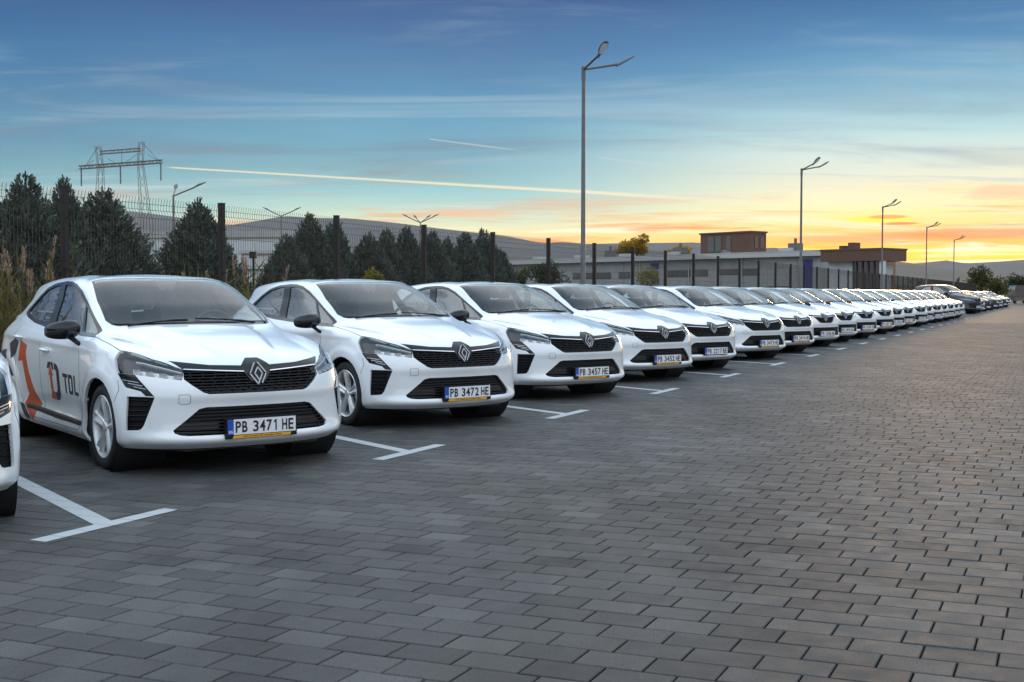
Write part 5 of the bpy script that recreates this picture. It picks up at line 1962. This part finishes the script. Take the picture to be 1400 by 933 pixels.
LABELS = ['white hatchback cut off by the left picture edge, only its front corner in view',
 'white hatchback with orange and navy graphics and the letters TDL on its side',
 'plain white hatchback right behind the lettered car, the second complete one from the left',
 'third complete white hatchback from the left, below the last conifers of the row',
 'white hatchback parked in front of the nearest tall street lamp',
 'wide-grille white hatchback without a yellow strip under its plate, fifth complete one',
 'wide-grille white hatchback, next to last before the narrow-grille ones begin',
 'last white hatchback with the wide grille, beside the first narrow-grille car',
 'first white hatchback with the narrow V-shaped grille, right after the wide-grille ones',
 'second narrow-grille white hatchback from the left, right of the first one',
 'third narrow-grille white hatchback from the left, yellow strip under its plate',
 'fourth narrow-grille white hatchback, clearly spaced from the third',
 'fifth narrow-grille white hatchback from the left in the row',
 'sixth narrow-grille white hatchback from the left in the row',
 'seventh narrow-grille white hatchback from the left, after a slightly wider gap',
 'eighth narrow-grille white hatchback from the left, past the middle of their run',
 'ninth narrow-grille white hatchback from the left in the distance',
 'tenth narrow-grille white hatchback from the left in the distance',
 'eleventh narrow-grille white hatchback, third from the end of the white ones',
 'next to last distant white hatchback before the black car',
 'last distant white hatchback, touching the black hatchback in view']
cars = []
jit = random.Random(4)
for k in range(0, 21):
    old = k >= 8
    if old:
        c = old_car if first_old else copy_tree(old_car); first_old = False
    else:
        c = new_car if first_new else copy_tree(new_car); first_new = False
    u = (INV[k]-9.03)/.973 if k else -3.1
    pos = BASE+RD*u
    if k == 0: pos = BASE+RD*(-3.10)+Vector((-.10, .22, 0))
    c.location = pos
    c.rotation_euler.z = -PSI+(jit.uniform(-.014, .014) if k > 3 else 0)
    if k == 0:
        c.rotation_euler.z = -PSI-.13
        for q in list(c.children):
            if q.name.startswith('wing_mirror') and q.data.vertices[0].co.y > 0:    # folded away on this one
                for r_ in list(q.children): bpy.data.objects.remove(r_)
                bpy.data.objects.remove(q)
    if k > 3: c.location += CF*jit.uniform(-.07, .07)
    cars.append(c)
    if k in (4, 6, 9, 12, 15, 18):
        st_a = jit.choice((-.22, -.12, .14, .25))
        for q in c.children:
            if q.name.startswith('wheel') and not q.name.startswith('wheel_') and abs(q.location.x) < .1: q.rotation_euler.z += st_a
    lab = LABELS[k]
    tag(c, lab, 'car', ROWGROUP)

# numbers after copying, so that every car has its own
for k, c in enumerate(cars):
    if k: plate(c, PLATES[k], band=k in YELLOW)

# graphics on the first car's side
c1 = cars[1]
def zx(px, py): return (-1.31+(px-235)*.00527, .727-(py-482)*.00167)
dec = MB()
S_new.patch(dec, 'right', [(-2.127, .877), (-1.915, .836), (-1.955, .775), (-1.91, .65), (-1.72, .43), (-1.61, .354), (-1.867, .19), (-1.94, .245), (-2.06, .326), (-1.92, .423), (-2.075, .70), (-2.203, .687)])
S_new.patch(dec, 'right', [zx(*p) for p in [(238, 661), (264, 664), (268, 628), (259, 621), (257, 548), (264, 548), (250, 495), (238, 548), (245, 548), (247, 630)]])
dec.build('orange_graphic', M['decal_orange'], c1, smooth=True)
dec = MB()
S_new.patch(dec, 'right', [(-2.498, .835), (-2.30, .888), (-2.19, .857), (-2.264, .756), (-2.42, .70)])
S_new.patch(dec, 'right', [(-2.56, .70), (-2.60, .78), (-2.78, .76), (-2.86, .66), (-2.80, .60), (-2.70, .66)])
S_new.patch(dec, 'right', [(-2.17, .335), (-2.07, .318), (-1.93, .22), (-1.98, .20), (-2.10, .21)])
S_new.patch(dec, 'right', [zx(*p) for p in [(231, 515), (239, 483), (264, 483), (268, 520), (260, 520), (253, 492), (243, 515)]])
S_new.patch(dec, 'right', [zx(*p) for p in [(270, 485), (285, 491), (295, 517), (295, 630), (284, 658), (267, 668), (267, 627), (276, 624), (281, 608), (281, 528), (276, 516), (270, 516)]])
dec.build('navy_graphic', M['decal_navy'], c1, smooth=True)
for ch, pol in (('T', [(-.895, .652), (-.770, .650), (-.770, .622), (-.815, .622), (-.815, .497), (-.848, .497), (-.848, .622), (-.895, .622)]),
                ('L', [(-.605, .650), (-.572, .650), (-.572, .524), (-.495, .524), (-.495, .496), (-.605, .496)])):
    dec = MB(); S_new.patch(dec, 'right', pol); dec.build('letter', M['decal_navy'], c1, smooth=True)
dec = MB()
S_new.patch(dec, 'right', [(-.750, .650), (-.660, .650), (-.635, .628), (-.635, .575), (-.668, .575), (-.668, .612), (-.678, .622), (-.717, .622), (-.717, .575), (-.750, .575)])
S_new.patch(dec, 'right', [(-.750, .575), (-.717, .575), (-.717, .524), (-.678, .524), (-.668, .534), (-.668, .575), (-.635, .575), (-.635, .518), (-.660, .496), (-.750, .496)])
dec.build('letter', M['decal_navy'], c1, smooth=True)

# the darker cars beyond the hatchbacks
def paint_mat(name, col):
    return principled(name, col, .3, coat=.45)
paints = {'black': paint_mat('black_paint', (.012, .012, .014)), 'navy': paint_mat('navy_paint', (.012, .016, .035)),
          'silver': paint_mat('silver_paint', (.42, .43, .45)), 'brown': paint_mat('brown_paint', (.05, .03, .022)), 'white': M['paint']}
DROP = {'badge', 'door_trim', 'wiper', 'tow_cover', 'steering_wheel', 'rear_view_mirror', 'grille_bars', 'panel_joint', 'chrome_strip'}


def recolour(o, mat):
    for q in [o]+list(o.children_recursive):
        if q.type == 'MESH' and q.data.materials and q.data.materials[0] == M['paint']:
            q.material_slots[0].link = 'OBJECT'
            q.material_slots[0].material = mat


for inv, colr, sc, nm, lab in (
        (69.9, 'black', (1, 1, 1), 'parked_car', 'black hatchback right after the last white one, before the dark people carrier'),
        (80.8, 'navy', (1.17, 1.04, 1.30), 'people_carrier', 'tall dark navy people carrier standing above the row'),
        (85.5, 'silver', (1.05, 1, 1.02), 'parked_car', 'silver car directly beyond the dark people carrier'),
        (91.5, 'black', (1.08, 1, 1.0), 'parked_car', 'black car with bright headlamps, second beyond the dark people carrier'),
        (99.0, 'brown', (1.15, 1.02, 1.05), 'estate_car', 'dark brown estate car, third beyond the people carrier'),
        (108, 'silver', (1.05, 1, 1.0), 'parked_car', 'silver car beyond the dark brown estate'),
        (115, 'black', (1.05, 1, 1.02), 'parked_car', 'black car last but one in the far row'),
        (122, 'white', (1.15, 1.02, 1.06), 'parked_car', 'pale car at the very end of the row')):
    c = copy_tree(old_car, None, skip=DROP | {'number_plate'})
    c.name = nm
    c.scale = sc
    c.location = BASE+RD*((inv-9.03)/.973)-CF*.25
    c.rotation_euler.z = -PSI
    recolour(c, paints[colr])
    plate(c, random.choice(PLATES[8:]), band=False)
    tag(c, lab, 'car', 'darker cars at the far end of the row')

# box van at the right edge
van = empty('box_van', ray_xy(1398, 158), -.2)
tag(van, 'dark brown van cut off by the right edge at the far end', 'van')
mb = MB()
prof = [(-1.0, .55), (-1.0, 1.9), (-.92, 2.25), (-.75, 2.42), (.75, 2.42), (.92, 2.25), (1.0, 1.9), (1.0, .55)]
MX = Matrix(((1, 0, 0, 0), (0, 0, 1, 0), (0, 1, 0, 0), (0, 0, 0, 1)))
mb.prism(prof, 0, 4.6, MX); mb.build('body', paints['brown'], van, smooth=35)
mb = MB(); mb.prism([(-1.01, .35), (-1.01, .80), (1.01, .80), (1.01, .35)], -.02, 4.62, MX); mb.build('lower_panel', M['galv'], van)
mb = MB(); mb.span((-.85, -.02, 1.35), (.85, -.003, 2.05)); mb.build('windscreen', M['win_dark'], van)
for x in (-.9, .9):
    for y in (.9, 3.8):
        mb = MB(); mb.lathe([(.01, -.1), (.33, -.1), (.33, .1), (.01, .1)], 16, 'X', (x, y, .33)); mb.build('wheel', M['rubber'], van)

# ================================================================ air between here and the hills
hm = bpy.data.materials.new('haze'); hm.use_nodes = True
T = NT(hm.node_tree)
ho = T.n('ShaderNodeOutputMaterial')
pvn = T.n('ShaderNodeVolumePrincipled')
pvn.inputs['Color'].default_value = (.94, .85, .77, 1)
pvn.inputs['Density'].default_value = 3.2e-5
pvn.inputs['Anisotropy'].default_value = .2
T.l(pvn.outputs[0], ho.inputs['Volume'])
mb = MB(); mb.span((-9600, -420, -1.1), (9600, 9600, 640))
hz_box = mb.build('haze', hm); hz_box['kind'] = 'stuff'
